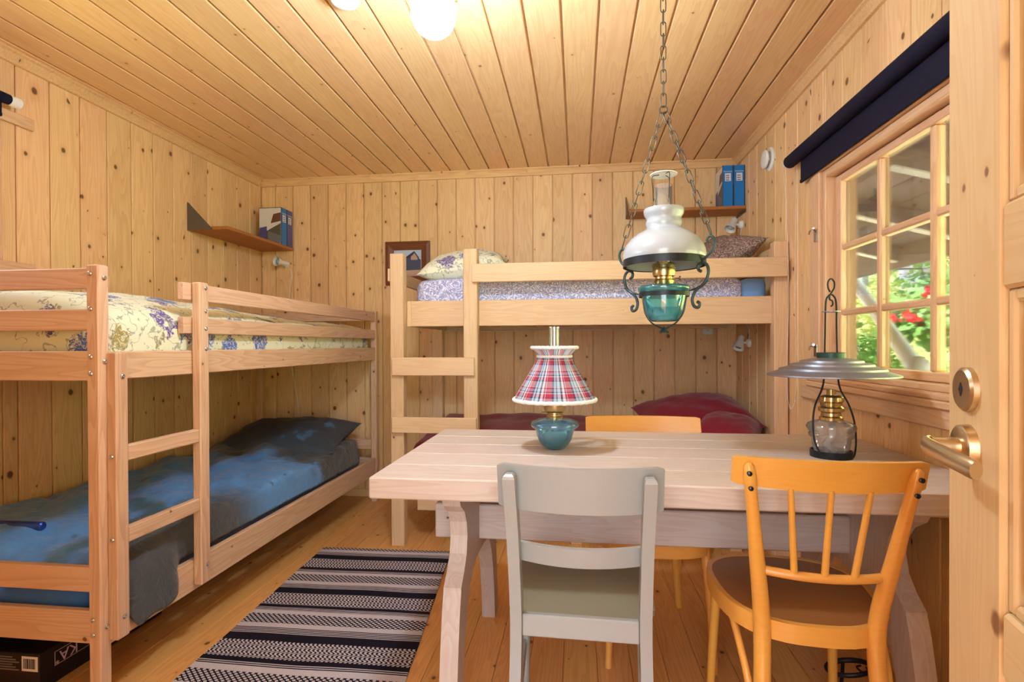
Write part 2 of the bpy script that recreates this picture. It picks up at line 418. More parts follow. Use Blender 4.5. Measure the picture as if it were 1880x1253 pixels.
class G:
    """collects geometry, then becomes ONE mesh object"""
    def __init__(s): s.v = []; s.f = []; s.mi = []; s.uv = None; s.cur = 0
    def add(s, vs, fs):
        o = len(s.v); s.v += [Vector(p) for p in vs]; s.f += [tuple(o+i for i in f) for f in fs]; s.mi += [s.cur]*len(fs); return s
    def box(s, x0, x1, y0, y1, z0, z1):
        v = [(x, y, z) for z in (z0, z1) for y in (y0, y1) for x in (x0, x1)]
        return s.add(v, [(0, 2, 3, 1), (4, 5, 7, 6), (0, 1, 5, 4), (2, 6, 7, 3), (0, 4, 6, 2), (1, 3, 7, 5)])
    def tube(s, path, r, n=8, closed=False, cap=True, squash=None):
        path = [Vector(p) for p in path]; k = len(path)
        rr = r if hasattr(r, '__len__') else [r]*k
        t0 = None; rings = []
        for i in range(k):
            if closed: t = path[(i+1) % k]-path[i-1]
            else: t = path[min(i+1, k-1)]-path[max(i-1, 0)]
            t.normalize()
            if t0 is None:
                ref = Vector((0, 0, 1)) if abs(t.z) < .9 else Vector((1, 0, 0))
                a = t.cross(ref).normalized()
            else:
                a = (a - t*a.dot(t)); a.normalize()
            bb = t.cross(a); t0 = t
            q = squash or (1, 1)
            rings.append([path[i]+a*(math.cos(2*math.pi*j/n)*rr[i]*q[0])+bb*(math.sin(2*math.pi*j/n)*rr[i]*q[1]) for j in range(n)])
        vs = [p for ring in rings for p in ring]; fs = []
        for i in range(k if closed else k-1):
            a0 = i*n; b0 = ((i+1) % k)*n
            for j in range(n): fs.append((a0+j, a0+(j+1) % n, b0+(j+1) % n, b0+j))
        if cap and not closed: fs += [tuple(range(n))[::-1], tuple((k-1)*n+j for j in range(n))]
        return s.add(vs, fs)
    def lathe(s, prof, c=(0, 0, 0), n=40, cap=False, rad=None, axis=None):
        """prof: (r, z) list; axis: a Matrix that turns +Z"""
        c = Vector(c); vs = []; fs = []; k = len(prof)
        for i, (r, z) in enumerate(prof):
            for j in range(n):
                a = 2*math.pi*j/n; q = r*(rad(a, i/(k-1)) if rad else 1)
                p = Vector((q*math.cos(a), q*math.sin(a), z))
                vs.append(c+(axis @ p if axis else p))
        for i in range(k-1):
            for j in range(n): fs.append((i*n+j, i*n+(j+1) % n, (i+1)*n+(j+1) % n, (i+1)*n+j))
        if cap: fs += [tuple(range(n))[::-1], tuple((k-1)*n+j for j in range(n))]
        return s.add(vs, fs)
    def prism(s, poly, axis, a, b):
        """poly: 2D outline; axis 'x': (y,z) from x=a to b, 'y': (x,z), 'z': (x,y)"""
        mk = {'x': lambda p, t: (t, p[0], p[1]), 'y': lambda p, t: (p[0], t, p[1]), 'z': lambda p, t: (p[0], p[1], t)}[axis]
        n = len(poly); vs = [mk(p, a) for p in poly]+[mk(p, b) for p in poly]
        fs = [tuple(range(n)), tuple(range(n, 2*n))[::-1]]+[(i, n+i, n+(i+1) % n, (i+1) % n) for i in range(n)]
        return s.add(vs, fs)
    def grid(s, fn, nu, nv, close_u=False):
        vs = [fn(i/nu, j/nv) for j in range(nv+1) for i in range(nu+1)]
        return s.add(vs, [(j*(nu+1)+i, j*(nu+1)+i+1, (j+1)*(nu+1)+i+1, (j+1)*(nu+1)+i) for j in range(nv) for i in range(nu)])
    def build(s, name, mat, parent=None, base=None, smooth=False, sharp=None, recalc=True, uv=None):
        """base: matrix that takes the collected coordinates to world space"""
        base = base or Matrix.Identity(4)
        lo = Vector([min(p[i] for p in s.v) for i in range(3)]); hi = Vector([max(p[i] for p in s.v) for i in range(3)])
        c = (lo+hi)/2
        me = bpy.data.meshes.new(name); me.from_pydata([p-c for p in s.v], [], s.f)
        for q in (mat if isinstance(mat, (list, tuple)) else [mat]): me.materials.append(M[q])
        if any(s.mi): me.polygons.foreach_set('material_index', s.mi)
        if recalc:
            import bmesh
            bm = bmesh.new(); bm.from_mesh(me); bmesh.ops.recalc_face_normals(bm, faces=bm.faces); bm.to_mesh(me); bm.free()
        if smooth:
            me.shade_smooth()
            if sharp: me.set_sharp_from_angle(angle=math.radians(sharp))
        if uv:
            ul = me.uv_layers.new(name='UVMap')
            for l in me.loops: ul.data[l.index].uv = uv[l.vertex_index]
        me.update()
        o = bpy.data.objects.new(name, me)
        return link(o, parent, base @ Matrix.Translation(c))

_cache = {}
def cham_mesh(L, Wd, T, bv, mat):
    key = (round(L, 4), round(Wd, 4), round(T, 4), round(bv, 4), mat)
    if key in _cache: return _cache[key]
    hx, hy, hz = L/2, Wd/2, T/2; bv = min(bv, hx*.45, hy*.45, hz*.45)
    vs = []; idx = {}
    for sx in (-1, 1):
        for sy in (-1, 1):
            for sz in (-1, 1):
                for ax in range(3):
                    p = [sx*hx, sy*hy, sz*hz]
                    for q in range(3):
                        if q != ax: p[q] -= (sx, sy, sz)[q]*bv
                    idx[(sx, sy, sz, ax)] = len(vs); vs.append(p)
    fs = []
    order = [(-1, -1), (1, -1), (1, 1), (-1, 1)]
    def sg(ax, s0, a, b_):
        r = [0, 0, 0]; r[ax] = s0; o = [q for q in range(3) if q != ax]; r[o[0]] = a; r[o[1]] = b_; return tuple(r)
    for ax in range(3):
        for s0 in (-1, 1): fs.append([idx[(*sg(ax, s0, a, b_), ax)] for a, b_ in order])
    for ax in range(3):      # edges parallel to ax
        o = [q for q in range(3) if q != ax]
        for a in (-1, 1):
            for b_ in (-1, 1):
                p0 = sg(ax, -1, a, b_); p1 = sg(ax, 1, a, b_)
                fs.append([idx[(*p0, o[0])], idx[(*p1, o[0])], idx[(*p1, o[1])], idx[(*p0, o[1])]])
    for sx in (-1, 1):
        for sy in (-1, 1):
            for sz in (-1, 1): fs.append([idx[(sx, sy, sz, q)] for q in range(3)])
    me = bpy.data.meshes.new('plank'); me.from_pydata(vs, [], fs)
    import bmesh
    bm = bmesh.new(); bm.from_mesh(me); bmesh.ops.recalc_face_normals(bm, faces=bm.faces); bm.to_mesh(me); bm.free()
    me.materials.append(M[mat]); _cache[key] = me; return me
def plank(name, c, L, Wd, T, ex, ey, mat, parent, bv=.003, base=None):
    """chamfered board: long axis ex, width axis ey; grain follows the long axis"""
    ex = Vector(ex).normalized(); ey = Vector(ey); ey = (ey-ex*ey.dot(ex)).normalized(); ez = ex.cross(ey)
    m4 = Matrix.Identity(4)
    for i in range(3): m4[i][0], m4[i][1], m4[i][2], m4[i][3] = ex[i], ey[i], ez[i], c[i]
    o = bpy.data.objects.new(name, cham_mesh(L, Wd, T, bv, mat))
    return link(o, parent, (base @ m4) if base else m4)
AX = [Vector((1, 0, 0)), Vector((0, 1, 0)), Vector((0, 0, 1))]
def bar(name, x0, x1, y0, y1, z0, z1, mat, parent, bv=.003, base=None):
    d = [x1-x0, y1-y0, z1-z0]; o = sorted(range(3), key=lambda i: -d[i])
    return plank(name, ((x0+x1)/2, (y0+y1)/2, (z0+z1)/2), d[o[0]], d[o[1]], d[o[2]], AX[o[0]], AX[o[1]], mat, parent, bv, base)
def beam(name, p0, p1, Wd, T, ey, mat, parent, bv=.003, base=None):
    p0 = Vector(p0); p1 = Vector(p1)
    return plank(name, (p0+p1)/2, (p1-p0).length, Wd, T, p1-p0, ey, mat, parent, bv, base)
def bez(pts, n=8):
    """Catmull-Rom through points"""
    P = [Vector(p) for p in pts]; P = [P[0]*2-P[1]]+P+[P[-1]*2-P[-2]]; out = []
    for i in range(1, len(P)-2):
        for k in range(n):
            t = k/n; a, b_, c, d = P[i-1], P[i], P[i+1], P[i+2]
            out.append(.5*((2*b_)+(c-a)*t+(2*a-5*b_+4*c-d)*t*t+(3*b_-a-3*c+d)*t**3))
    return out+[P[-2]]
def softbox(x0, x1, y0, y1, z0, z1, r, fn=None, res=.035):
    """rounded, optionally deformed, closed block"""
    g = G(); lo = Vector((x0, y0, z0)); hi = Vector((x1, y1, z1)); key = {}
    n = [max(2, int((hi[i]-lo[i])/res)) for i in range(3)]
    def vert(p):
        inner = Vector([min(max(p[i], lo[i]+r), hi[i]-r) for i in range(3)])
        d = p-inner
        if d.length > 1e-9: p = inner+d.normalized()*r
        if fn: p = Vector(fn(p))
        return p
    for ax in range(3):
        o = [q for q in range(3) if q != ax]
        for side in (lo, hi):
            for i in range(n[o[0]]+1):
                for j in range(n[o[1]]+1):
                    k = [0, 0, 0]; k[ax] = 0 if side is lo else n[ax]; k[o[0]] = i; k[o[1]] = j
                    if tuple(k) not in key:
                        p = Vector([lo[q]+(hi[q]-lo[q])*k[q]/n[q] for q in range(3)])
                        key[tuple(k)] = len(g.v); g.v.append(vert(p))
            for i in range(n[o[0]]):
                for j in range(n[o[1]]):
                    f = []
                    for a, b_ in ((0, 0), (1, 0), (1, 1), (0, 1)):
                        k = [0, 0, 0]; k[ax] = 0 if side is lo else n[ax]; k[o[0]] = i+a; k[o[1]] = j+b_; f.append(key[tuple(k)])
                    g.f.append(tuple(f)); g.mi.append(0)
    return g
def nz(p, s, seed=0): return mnoise.noise(Vector(p)*s+Vector((seed*13.1, seed*7.7, seed*3.3)))
def pillow_geo(lx, ly, h, pinch=.10, seed=0, n=26, wr=.010):
    g = G()
    def top(sgn):
        def fn(a, b_):
            x, y = a*2-1, b_*2-1
            e = (1-abs(x)**2.6)*(1-abs(y)**2.6); e = max(e, 0)**.55
            k = 1-pinch*(1-abs(y)**2)*abs(x)**3; kk = 1-pinch*(1-abs(x)**2)*abs(y)**3
            p = Vector((x*lx/2*k, y*ly/2*kk, sgn*h/2*e))
            p.z += wr*e*nz(p, 9, seed)+wr*.5*e*nz(p, 22, seed+3)
            return p
        return fn
    g.grid(top(1), n, n); g.grid(top(-1), n, n); return g
def text_geo(body, size, mat, name, parent, M4, extrude=.0004):
    cu = bpy.data.curves.new(name, 'FONT'); cu.body = body; cu.size = size; cu.extrude = extrude
    cu.align_x = 'CENTER'; cu.align_y = 'CENTER'
    t = bpy.data.objects.new(name, cu); COL.objects.link(t)
    dg = bpy.context.evaluated_depsgraph_get()
    me = bpy.data.meshes.new_from_object(t.evaluated_get(dg)); COL.objects.unlink(t); bpy.data.objects.remove(t)
    me.materials.clear(); me.materials.append(M[mat])
    return link(bpy.data.objects.new(name, me), parent, M4)
def frame_M(o, ex, ey):
    ex = Vector(ex).normalized(); ey = Vector(ey).normalized(); ez = ex.cross(ey); m4 = Matrix.Identity(4)
    for i in range(3): m4[i][0], m4[i][1], m4[i][2], m4[i][3] = ex[i], ey[i], ez[i], o[i]
    return m4

# ------------------------------------------------------------------ the room
XL, XR, YF, YB, ZC = -2.34, 1.06, -.02, 3.70, 2.33
T_B = .014

def edges(start, pitch, lo, hi):
    k0 = math.floor((lo-start)/pitch); e = [lo]
    x = start+k0*pitch
    while x < hi-.012:
        if x > lo+.012: e.append(x)
        x += pitch
    return e+[hi]
GAP = .005
# floor
fl = struct('floor')
G().box(XL-.1, XR+.1, YF-.14, YB+.1, -.06, -.016).build('subfloor', 'floor_pine', fl)
e = edges(.293, .115, XL, XR)
for a, b_ in zip(e, e[1:]): bar('plank', a+.0006, b_-.0006, YF-.1, YB, -.016, 0, 'floor_pine', fl, .0012)
# ceiling
ce = struct('ceiling')
G().box(XL-.1, XR+.1, YF-.14, YB+.1, ZC+.016, ZC+.08).build('ceiling_deck', 'ceiling_pine', ce)
e = edges(-2.272, .1385, XL, XR)
for a, b_ in zip(e, e[1:]): bar('board', a+.0045, b_-.0045, YF-.1, YB, ZC, ZC+.014, 'ceiling_pine', ce, .006)
# back wall
wb = struct('wall_back')
G().box(XL-.1, XR+.1, YB+T_B, YB+.1, -.06, ZC+.06).build('wall_core', 'wall_pine', wb)
e = edges(-2.228, .1373, XL, XR)
for a, b_ in zip(e, e[1:]): bar('board', a+GAP/2, b_-GAP/2, YB, YB+T_B, 0, ZC, 'wall_pine', wb, .006)
# side walls with their window openings
W1 = dict(y0=.98, y1=2.45, z0=.955, z1=1.845)      # right window opening
W2 = dict(y0=.86, y1=1.90, z0=1.455, z1=2.035)     # left window opening
def side_wall(name, x_in, sgn, start, pitch, w):
    o = struct(name)
    a0, a1 = sorted((x_in+sgn*T_B, x_in+sgn*.12))
    for (ya, yb, za, zb) in ((YF-.14, w['y0'], -.06, ZC+.06), (w['y1'], YB+.1, -.06, ZC+.06), (w['y0'], w['y1'], -.06, w['z0']), (w['y0'], w['y1'], w['z1'], ZC+.06)):
        G().box(a0, a1, ya, yb, za, zb).build('wall_core', 'wall_pine', o)
    b0, b1 = sorted((x_in, x_in+sgn*T_B))
    e = edges(start, pitch, YF-.02, YB)
    for a, b_ in zip(e, e[1:]):
        if b_ > w['y0']+.01 and a < w['y1']-.01:
            lo, hi = a, b_
            if a < w['y0']: bar('board', b0, b1, a+GAP/2, w['y0'], 0, ZC, 'wall_pine', o, .006); lo = w['y0']
            if b_ > w['y1']: bar('board', b0, b1, w['y1'], b_-GAP/2, 0, ZC, 'wall_pine', o, .006); hi = w['y1']
            bar('board', b0, b1, lo+GAP/2, hi-GAP/2, 0, w['z0'], 'wall_pine', o, .006)
            bar('board', b0, b1, lo+GAP/2, hi-GAP/2, w['z1'], ZC, 'wall_pine', o, .006)
        else: bar('board', b0, b1, a+GAP/2, b_-GAP/2, 0, ZC, 'wall_pine', o, .006)
    return o
side_wall('wall_right', XR, 1, 1.70, .1455, W1)
side_wall('wall_left', XL, -1, 1.959, .1455, W2)
# wall round the doorway the picture is taken from
wf = struct('wall_front'); DX0, DX1, DZ = -.54, .345, 2.05
for (xa, xb, za, zb) in ((XL-.1, DX0, -.06, ZC+.06), (DX1, XR+.1, -.06, ZC+.06), (DX0, DX1, DZ, ZC+.06)):
    G().box(xa, xb, YF-.12, YF-T_B, za, zb).build('wall_core', 'wall_pine', wf)
for lo, hi, z0 in ((XL, DX0, 0), (DX1, XR, 0), (DX0, DX1, DZ)):
    e = edges(lo, .1373, lo, hi)
    for a, b_ in zip(e, e[1:]): bar('board', a+GAP/2, b_-GAP/2, YF-T_B, YF, z0, ZC, 'wall_pine', wf, .0045)
# unseen open-ended entry, added to limit and aim daylight through the doorway
eh = struct('wall_added_entry')
for bx in ((XL+1.2, XL+1.25, -1.7, YF-.12, -.06, ZC+.06), (.95, 1.0, -1.7, YF-.12, -.06, ZC+.06)):
    G().box(*bx).build('side_panel', 'wall_pine', eh)
G().box(XL+1.2, 1.0, -1.7, YF-.12, -.06, -.01).build('added_entry_floor', 'floor_pine', eh)
G().box(XL+1.2, 1.0, -1.7, YF-.14, ZC, ZC+.06).build('added_entry_ceiling', 'ceiling_pine', eh)
# cornice and skirting
def cornice(name, path_axis, a, b_, pos, sgn):
    o = G(); s = sgn
    prof = [(0, 0), (.040, 0), (.040, -.008), (.030, -.014), (.016, -.036), (.012, -.046), (0, -.048)]
    if path_axis == 'x': poly = [(pos+s*p, ZC+q) for p, q in prof]; o.prism(poly, 'x', a, b_)
    else: poly = [(pos+s*p, ZC+q) for p, q in prof]; o.prism(poly, 'y', a, b_)
    ob = o.build(name, 'trim_pine'); ob['kind'] = 'structure'
cornice('trim_1', 'x', XL, XR, YB, -1)
cornice('trim_2', 'y', YF, YB-.04, XL, 1)
cornice('trim_3', 'y', YF, YB-.04, XR, -1)
for nm, bx in (('baseboard_back', (XL, XR, YB-.014, YB, 0, .055)), ('baseboard_left', (XL, XL+.014, YF, YB-.014, 0, .055)), ('baseboard_right', (XR-.014, XR, YF, YB-.014, 0, .055))):
    o = bar(nm, *bx, 'trim_pine', None); o['kind'] = 'structure'

# ---- right window
w1 = struct('window_1')
y0, y1, z0, z1 = W1['y0'], W1['y1'], W1['z0'], W1['z1']
XO = XR+.12
bar('jamb', XR-.004, XO, y1-.028, y1, z0, z1, 'window_pine', w1)
bar('jamb', XR-.004, XO, y0, y0+.028, z0, z1, 'window_pine', w1)
bar('frame_head', XR-.004, XO, y0+.028, y1-.028, z1-.03, z1, 'window_pine', w1)
bar('frame_sill', XR-.004, XO, y0+.028, y1-.028, z0, z0+.022, 'window_pine', w1)
bar('casing', XR-.018, XR-.001, y1, y1+.055, z0-.05, z1+.06, 'window_pine', w1)
bar('casing', XR-.014, XR-.001, y1+.057, y1+.10, z0-.05, z1+.06, 'window_pine', w1)
bar('casing', XR-.018, XR-.001, y0-.055, y0, z0-.05, z1+.06, 'window_pine', w1)
bar('casing_head', XR-.018, XR-.001, y0, y1, z1, z1+.06, 'window_pine', w1)
bar('window_board', XR-.03, XR+.05, y0-.06, y1+.10, z0-.022, z0, 'window_pine', w1, .005)
bar('apron', XR-.022, XR-.001, y0-.10, y1+.185, z0-.105, z0-.045, 'window_pine', w1, .006)
bar('apron_strip', XR-.034, XR-.001, y0-.06, y1+.10, z0-.045, z0-.022, 'window_pine', w1, .004)
SX0, SX1, GX = XR+.038, XR+.078, XR+.06
ys0, ys1, zs0, zs1 = y0+.03, y1-.03, z0+.024, z1-.034
for a, b_ in ((ys0, ys0+.042), (ys1-.042, ys1)): bar('sash_stile', SX0, SX1, a, b_, zs0, zs1, 'window_pine', w1)
bar('sash_rail', SX0, SX1, ys0+.042, ys1-.042, zs0, zs0+.03, 'window_pine', w1)
bar('sash_rail', SX0, SX1, ys0+.042, ys1-.042, zs1-.03, zs1, 'window_pine', w1)
gy1 = ys1-.042; gz0, gz1 = zs0+.03, zs1-.03
mun = [2.106, 1.808, 1.51, 1.24]
for y in mun: bar('muntin', SX0+.004, SX1-.004, y-.014, y+.014, gz0, gz1, 'window_pine', w1, .006)
ycut = [gy1]+[q for y in mun for q in (y+.014, y-.014)]+[ys0+.042]
zr = [1.504, 1.230]
for zz in zr:
    for i in range(0, len(ycut), 2): bar('glazing_bar', SX0+.004, SX1-.004, ycut[i+1], ycut[i], zz-.013, zz+.013, 'window_pine', w1, .006)
zcut = [gz0, zr[1]-.013, zr[1]+.013, zr[0]-.013, zr[0]+.013, gz1]
for i in range(0, len(ycut), 2):
    for k in range(0, 6, 2):
        G().box(GX-.0015, GX+.0015, ycut[i+1], ycut[i], zcut[k], zcut[k+1]).build('pane', 'window_glass', w1)
for zz in (1.58, 1.075):       # window catches
    y = y1+.02
    g = G(); g.box(XR-.024, XR-.017, y-.012, y+.016, zz-.032, zz+.022)
    g.tube(bez([(XR-.024, y-.008, zz+.012), (XR-.05, y-.012, zz+.012), (XR-.056, y-.014, zz-.004)], 6), .004, 8)
    g.tube([(XR-.024, y-.002, zz+.012), (XR-.044, y-.03, zz+.02)], .0055, 8)
    g.build('catch', 'steel', w1, smooth=True, sharp=35)
# ---- left window
w2 = struct('window_2')
y0, y1, z0, z1 = W2['y0'], W2['y1'], W2['z0'], W2['z1']
bar('jamb', XL-.10, XL+.004, y1-.024, y1, z0, z1, 'window_pine', w2)
bar('jamb', XL-.10, XL+.004, y0, y0+.024, z0, z1, 'window_pine', w2)
bar('frame_head', XL-.10, XL+.004, y0+.024, y1-.024, z1-.024, z1, 'window_pine', w2)
bar('frame_sill', XL-.10, XL+.03, y0+.024, y1-.024, z0, z0+.024, 'window_pine', w2)
bar('casing_head', XL+.001, XL+.016, y0-.12, y1+.125, z1-.004, z1+.045, 'window_pine', w2)
bar('casing_foot', XL+.001, XL+.016, y0-.12, y1+.125, z0-.05, z0, 'window_pine', w2)
for a, b_ in ((y0+.026, y0+.066), (y1-.066, y1-.026)): bar('sash_stile', XL-.075, XL-.035, a, b_, z0+.026, z1-.026, 'window_pine', w2)
for a, b_ in ((z0+.026, z0+.06), (z1-.06, z1-.026)): bar('sash_rail', XL-.075, XL-.035, y0+.066, y1-.066, a, b_, 'window_pine', w2)
bar('muntin', XL-.075, XL-.035, (y0+y1)/2-.015, (y0+y1)/2+.015, z0+.06, z1-.06, 'window_pine', w2)
for a, b_ in ((y0+.066, (y0+y1)/2-.015), ((y0+y1)/2+.015, y1-.066)): G().box(XL-.056, XL-.053, a, b_, z0+.06, z1-.06).build('pane', 'window_glass', w2)

# ---- the open door at the right
dr = struct('door_1')
P1 = Vector((.50, .787)); dd = Vector((-.225, -.974)).normalized(); nn = Vector((-dd.y, dd.x)); nn = nn if nn.x < 0 else -nn
# local frame: x along the leaf from the free edge to the hinge, y up, z out of the face we see
DM = frame_M((P1.x, P1.y, 0), (dd.x, dd.y, 0), (0, 0, 1))
zs = 1 if (DM.to_3x3() @ Vector((0, 0, 1))).xy.dot(nn) > 0 else -1
def dbox(name, x0, x1, y0, y1, t0, t1, parent=dr, bv=.004):
    return bar(name, x0, x1, y0, y1, min(zs*t0, zs*t1), max(zs*t0, zs*t1), 'door_pine', parent, bv, DM)
DW = .80
dbox('stile', 0, .137, .012, 2.02, -.042, 0)
dbox('stile', DW-.12, DW, .012, 2.02, -.042, 0)
RAILS = [(.012, .25), (.52, .655), (1.165, 1.335), (1.90, 2.02)]
RAILS = [(.012, .22), (.725, .80), (1.16, 1.255), (1.88, 2.02)]
for a, b_ in RAILS: dbox('rail', .137, DW-.12, a, b_, -.042, -.001)
for (a, b_) in zip([r[1] for r in RAILS], [r[0] for r in RAILS][1:]):
    pn = dbox('panel', .165, DW-.148, a+.028, b_-.028, -.032, -.008, bv=.008)
    G().box(.137, DW-.12, a, b_, -.024, -.020) if False else None
    back = G(); back.box(.137, DW-.12, a, b_, min(-zs*.030, -zs*.022), max(-zs*.030, -zs*.022)); back.build('panel_field', 'door_pine', dr, DM)
    for q0, q1, r0, r1 in ((.137, .152, a, b_), (DW-.135, DW-.12, a, b_), (.152, DW-.135, a, a+.015), (.152, DW-.135, b_-.015, b_)):
        dbox('moulding', q0, q1, r0, r1, -.022, -.006, bv=.005)
hx, hz_ = .066, .970
def dlathe(g, prof, x, z): g.lathe([(r, h) for r, h in prof], (x, z, 0), 28, True, axis=Matrix.Scale(zs, 3, Vector((0, 0, 1))))
g = G(); dlathe(g, [(.001, .012), (.024, .012), (.027, .010), (.0285, 0)], hx-.004, hz_); rose = g.build('handle', 'satin_nickel', dr, DM, True, 40)
g = G(); g.tube([(hx-.004, hz_, zs*.010), (hx-.004, hz_, zs*.040)], .0115, 14)
nk = g.build('neck', 'satin_nickel', rose, DM, True, 40)
g = G(); g.tube(bez([(hx-.016, hz_, zs*.038), (hx, hz_, zs*.045), (hx+.04, hz_-.001, zs*.047), (hx+.095, hz_-.003, zs*.045), (hx+.122, hz_-.005, zs*.042)], 6), [.011]*24+[.010], 14, squash=(1.0, .62))
g.build('lever', 'satin_nickel', rose, DM, True, 40)
g = G(); dlathe(g, [(.001, .009), (.024, .009), (.0275, .006), (.028, 0)], hx-.004, hz_+.072); ls = g.build('lock_plate', 'satin_nickel', dr, DM, True, 40)
g = G(); z9 = zs*.0094; g.prism([(hx-.004, hz_+.063), (hx+.001, hz_+.072), (hx-.004, hz_+.081), (hx-.009, hz_+.072)], 'z', z9-.0003, z9+.0003); g.build('keyhole', 'print_black', ls, DM)

# ------------------------------------------------------------------ left bunk bed
BP = 'bunk_pine'
XO_ = -1.40                                    # outer face
bb = thing('bunk_bed', 'pale pine bunk bed with ladder along the left wall under the shelf', 'bunk bed', (-1.85, 2.5, 0))
YN, YE = 1.398, 3.60
def bolt(x, y, z, n, parent):
    ax = {'x': Matrix.Rotation(math.pi/2, 3, 'Y'), '-y': Matrix.Rotation(math.pi/2, 3, 'X')}[n]
    g = G(); g.lathe([(.0075, 0), (.0075, .002), (.005, .004), (.0028, .004), (.0026, .002), (.0001, .002)], (x, y, z), 14, axis=ax)
    g.build('bolt', 'steel', parent, smooth=True, sharp=30)
posts = []
for (x0, x1) in ((-1.441, XO_), (-2.30, -2.259)):
    for (a, b_) in ((YN, YN+.038), (YE-.04, YE)):
        p = bar('post', x0, x1, a, b_, 0, 1.343, BP, bb, .004); posts.append(p)
for z in (1.316, 1.300-.02, 1.212, 1.19, 1.07, 1.02, .29, .245): bolt(-1.425, YN-.0005, z, '-y', posts[0]) if z not in (1.28, 1.19) else None
for z in (1.305, 1.055, .262): bolt(XO_+.0005, YN+.02, z, 'x', posts[0])
for ya, yb in ((YN+.006, YN+.03), (YE-.032, YE-.008)):            # end boards
    for za, zb in ((1.272, 1.334), (1.148, 1.212), (.998, 1.087), (.368, .441), (.214, .311)):
        bar('end_board', -2.259, -1.441, ya, yb, za, zb, BP, bb)
for x0, x1 in ((XO_-.03, XO_-.004), (-2.296, -2.27)):               # long rails
    for za, zb in ((.998, 1.085), (.200, .312)): bar('side_rail', x0, x1, YN+.038, YE-.04, za, zb, BP, bb)
for za, zb in ((1.268, 1.332), (1.146, 1.207)):
    bar('guard_rail', XO_-.03, XO_-.004, 1.745, YE-.04, za, zb, BP, bb)
    bar('guard_rail', -2.296, -2.27, YN+.038, YE-.04, za, zb, BP, bb)
LX0, LX1 = XO_-.002, XO_+.032
l1 = bar('ladder_side', LX0, LX1, 1.424, 1.468, .216, 1.083, BP, bb, .004)
l2 = bar('ladder_side', LX0, LX1, 1.780, 1.828, .222, 1.335, BP, bb, .004)
for za, zb in ((.748, .797), (.496, .544)): bar('rung', LX0+.004, LX1-.004, 1.468, 1.780, za, zb, BP, bb, .004)
for z in (1.01, .28): bolt(LX1+.0005, 1.446, z, 'x', l1)
for z in (1.315, 1.23, 1.165, 1.09, .29): bolt(LX1+.0005, 1.81, z, 'x', l2)
for z in (.77, .52): bolt(LX0+.017, 1.4235, z, '-y', l1)
for zz in (1.00, .235):
    for k in range(11):
        y = 1.56+k*.188; bar('slat', -2.27, XO_-.03, y, y+.07, zz, zz+.018, BP, bb)
bar('wall_block', -2.23, -2.19, 1.93, 1.96, 1.02, 1.05, BP, bb)

# upper bedding: thick cream flowered quilt over the mattress
def up(p):
    t = (p.z-1.02)/.2; x = p.x; y = p.y
    dome = 1-abs((x+1.865)/.43)**2.5
    add = (.05*max(0, dome)+.055*math.exp(-((y-1.95)/.55)**2)*max(0, dome)) * max(0, min(1, t*1.2))
    q = Vector((x, y, p.z+add)); n1 = nz(q, 4, 1)*.012+nz(q, 11, 2)*.006
    q.z += n1*max(0, t); q.x += .008*nz(q, 6, 4)*(1 if x > -1.6 else 0); return q
g = softbox(-2.262, -1.434, 1.442, 3.545, 1.020, 1.205, .05, up, .035)
tag(g.build('mattress', 'floral_cloth', smooth=True), 'cream flowered mattress and cover on the upper bunk with the ladder', 'mattress')
# lower mattress, duvet, pillow
def lo_(p):
    q = p.copy(); q.z += .006*nz(q, 6, 5); return q
g = softbox(-2.262, -1.50, 1.44, 3.545, .253, .375, .045, lo_, .04)
tag(g.build('mattress', 'blue_sheet', smooth=True), 'mattress in bright blue sheet on the lower bunk, under the duvet', 'mattress')
def duv_top(x, y):
    z = .446+.030*nz((x, y, 0), 2.3, 7)+.026*nz((x, y, 0), 6, 8)-.020*abs(nz((x, y, 0), 9, 12))+.014*nz((x, y, 0), 17, 9)
    z += .035*math.exp(-((x+2.0)/.3)**2)+.04*math.exp(-((y-3.15)/.25)**2)*math.exp(-((x+1.85)/.4)**2)
    z += .018*math.sin((x*1.2+y*.9)*17+3*nz((x, y, 1), 2, 3))*math.exp(-((x+1.95)/.35)**2)*max(0, min(1, (y-1.7)/.3))
    return max(z, .398)
def duv(a, b_):
    """draped sheet: a across (wall to open side), b along; the open side rolls down, and between the ladder sides hangs over the rail"""
    y = 1.445+b_*1.92
    sm = lambda t: max(0, min(1, t))**2*(3-2*max(0, min(1, t)))
    h = sm((y-1.468)/.05)*sm((1.772-y)/.10)
    end = .10*(max(0, .05-b_)/.05)**2
    if a < .80:
        x = -2.285+a/.80*.765
        return Vector((x, y, max(.398, duv_top(x, y)-end)))
    t = (a-.80)/.20; zt = max(.398, duv_top(-1.52, y)-end)
    P = [Vector((-1.52, zt)), Vector((-1.462, zt-.006)), Vector((-1.448, .372)).lerp(Vector((-1.404, .372)), h), Vector((-1.444, .330)).lerp(Vector((-1.384, .235+.02*nz((0, y, 0), 14, 2))), h)]
    q = bez([(p.x, p.y, 0) for p in P], 6); k = min(len(q)-1, int(t*(len(q)-1)+.5)); f = t*(len(q)-1); i = min(int(f), len(q)-2); w = q[i].lerp(q[i+1], f-i)
    return Vector((w.x+.005*nz((t*2, y, 3), 12, 5)*(t*(1-t)*4)*(1-h), y, w.y))
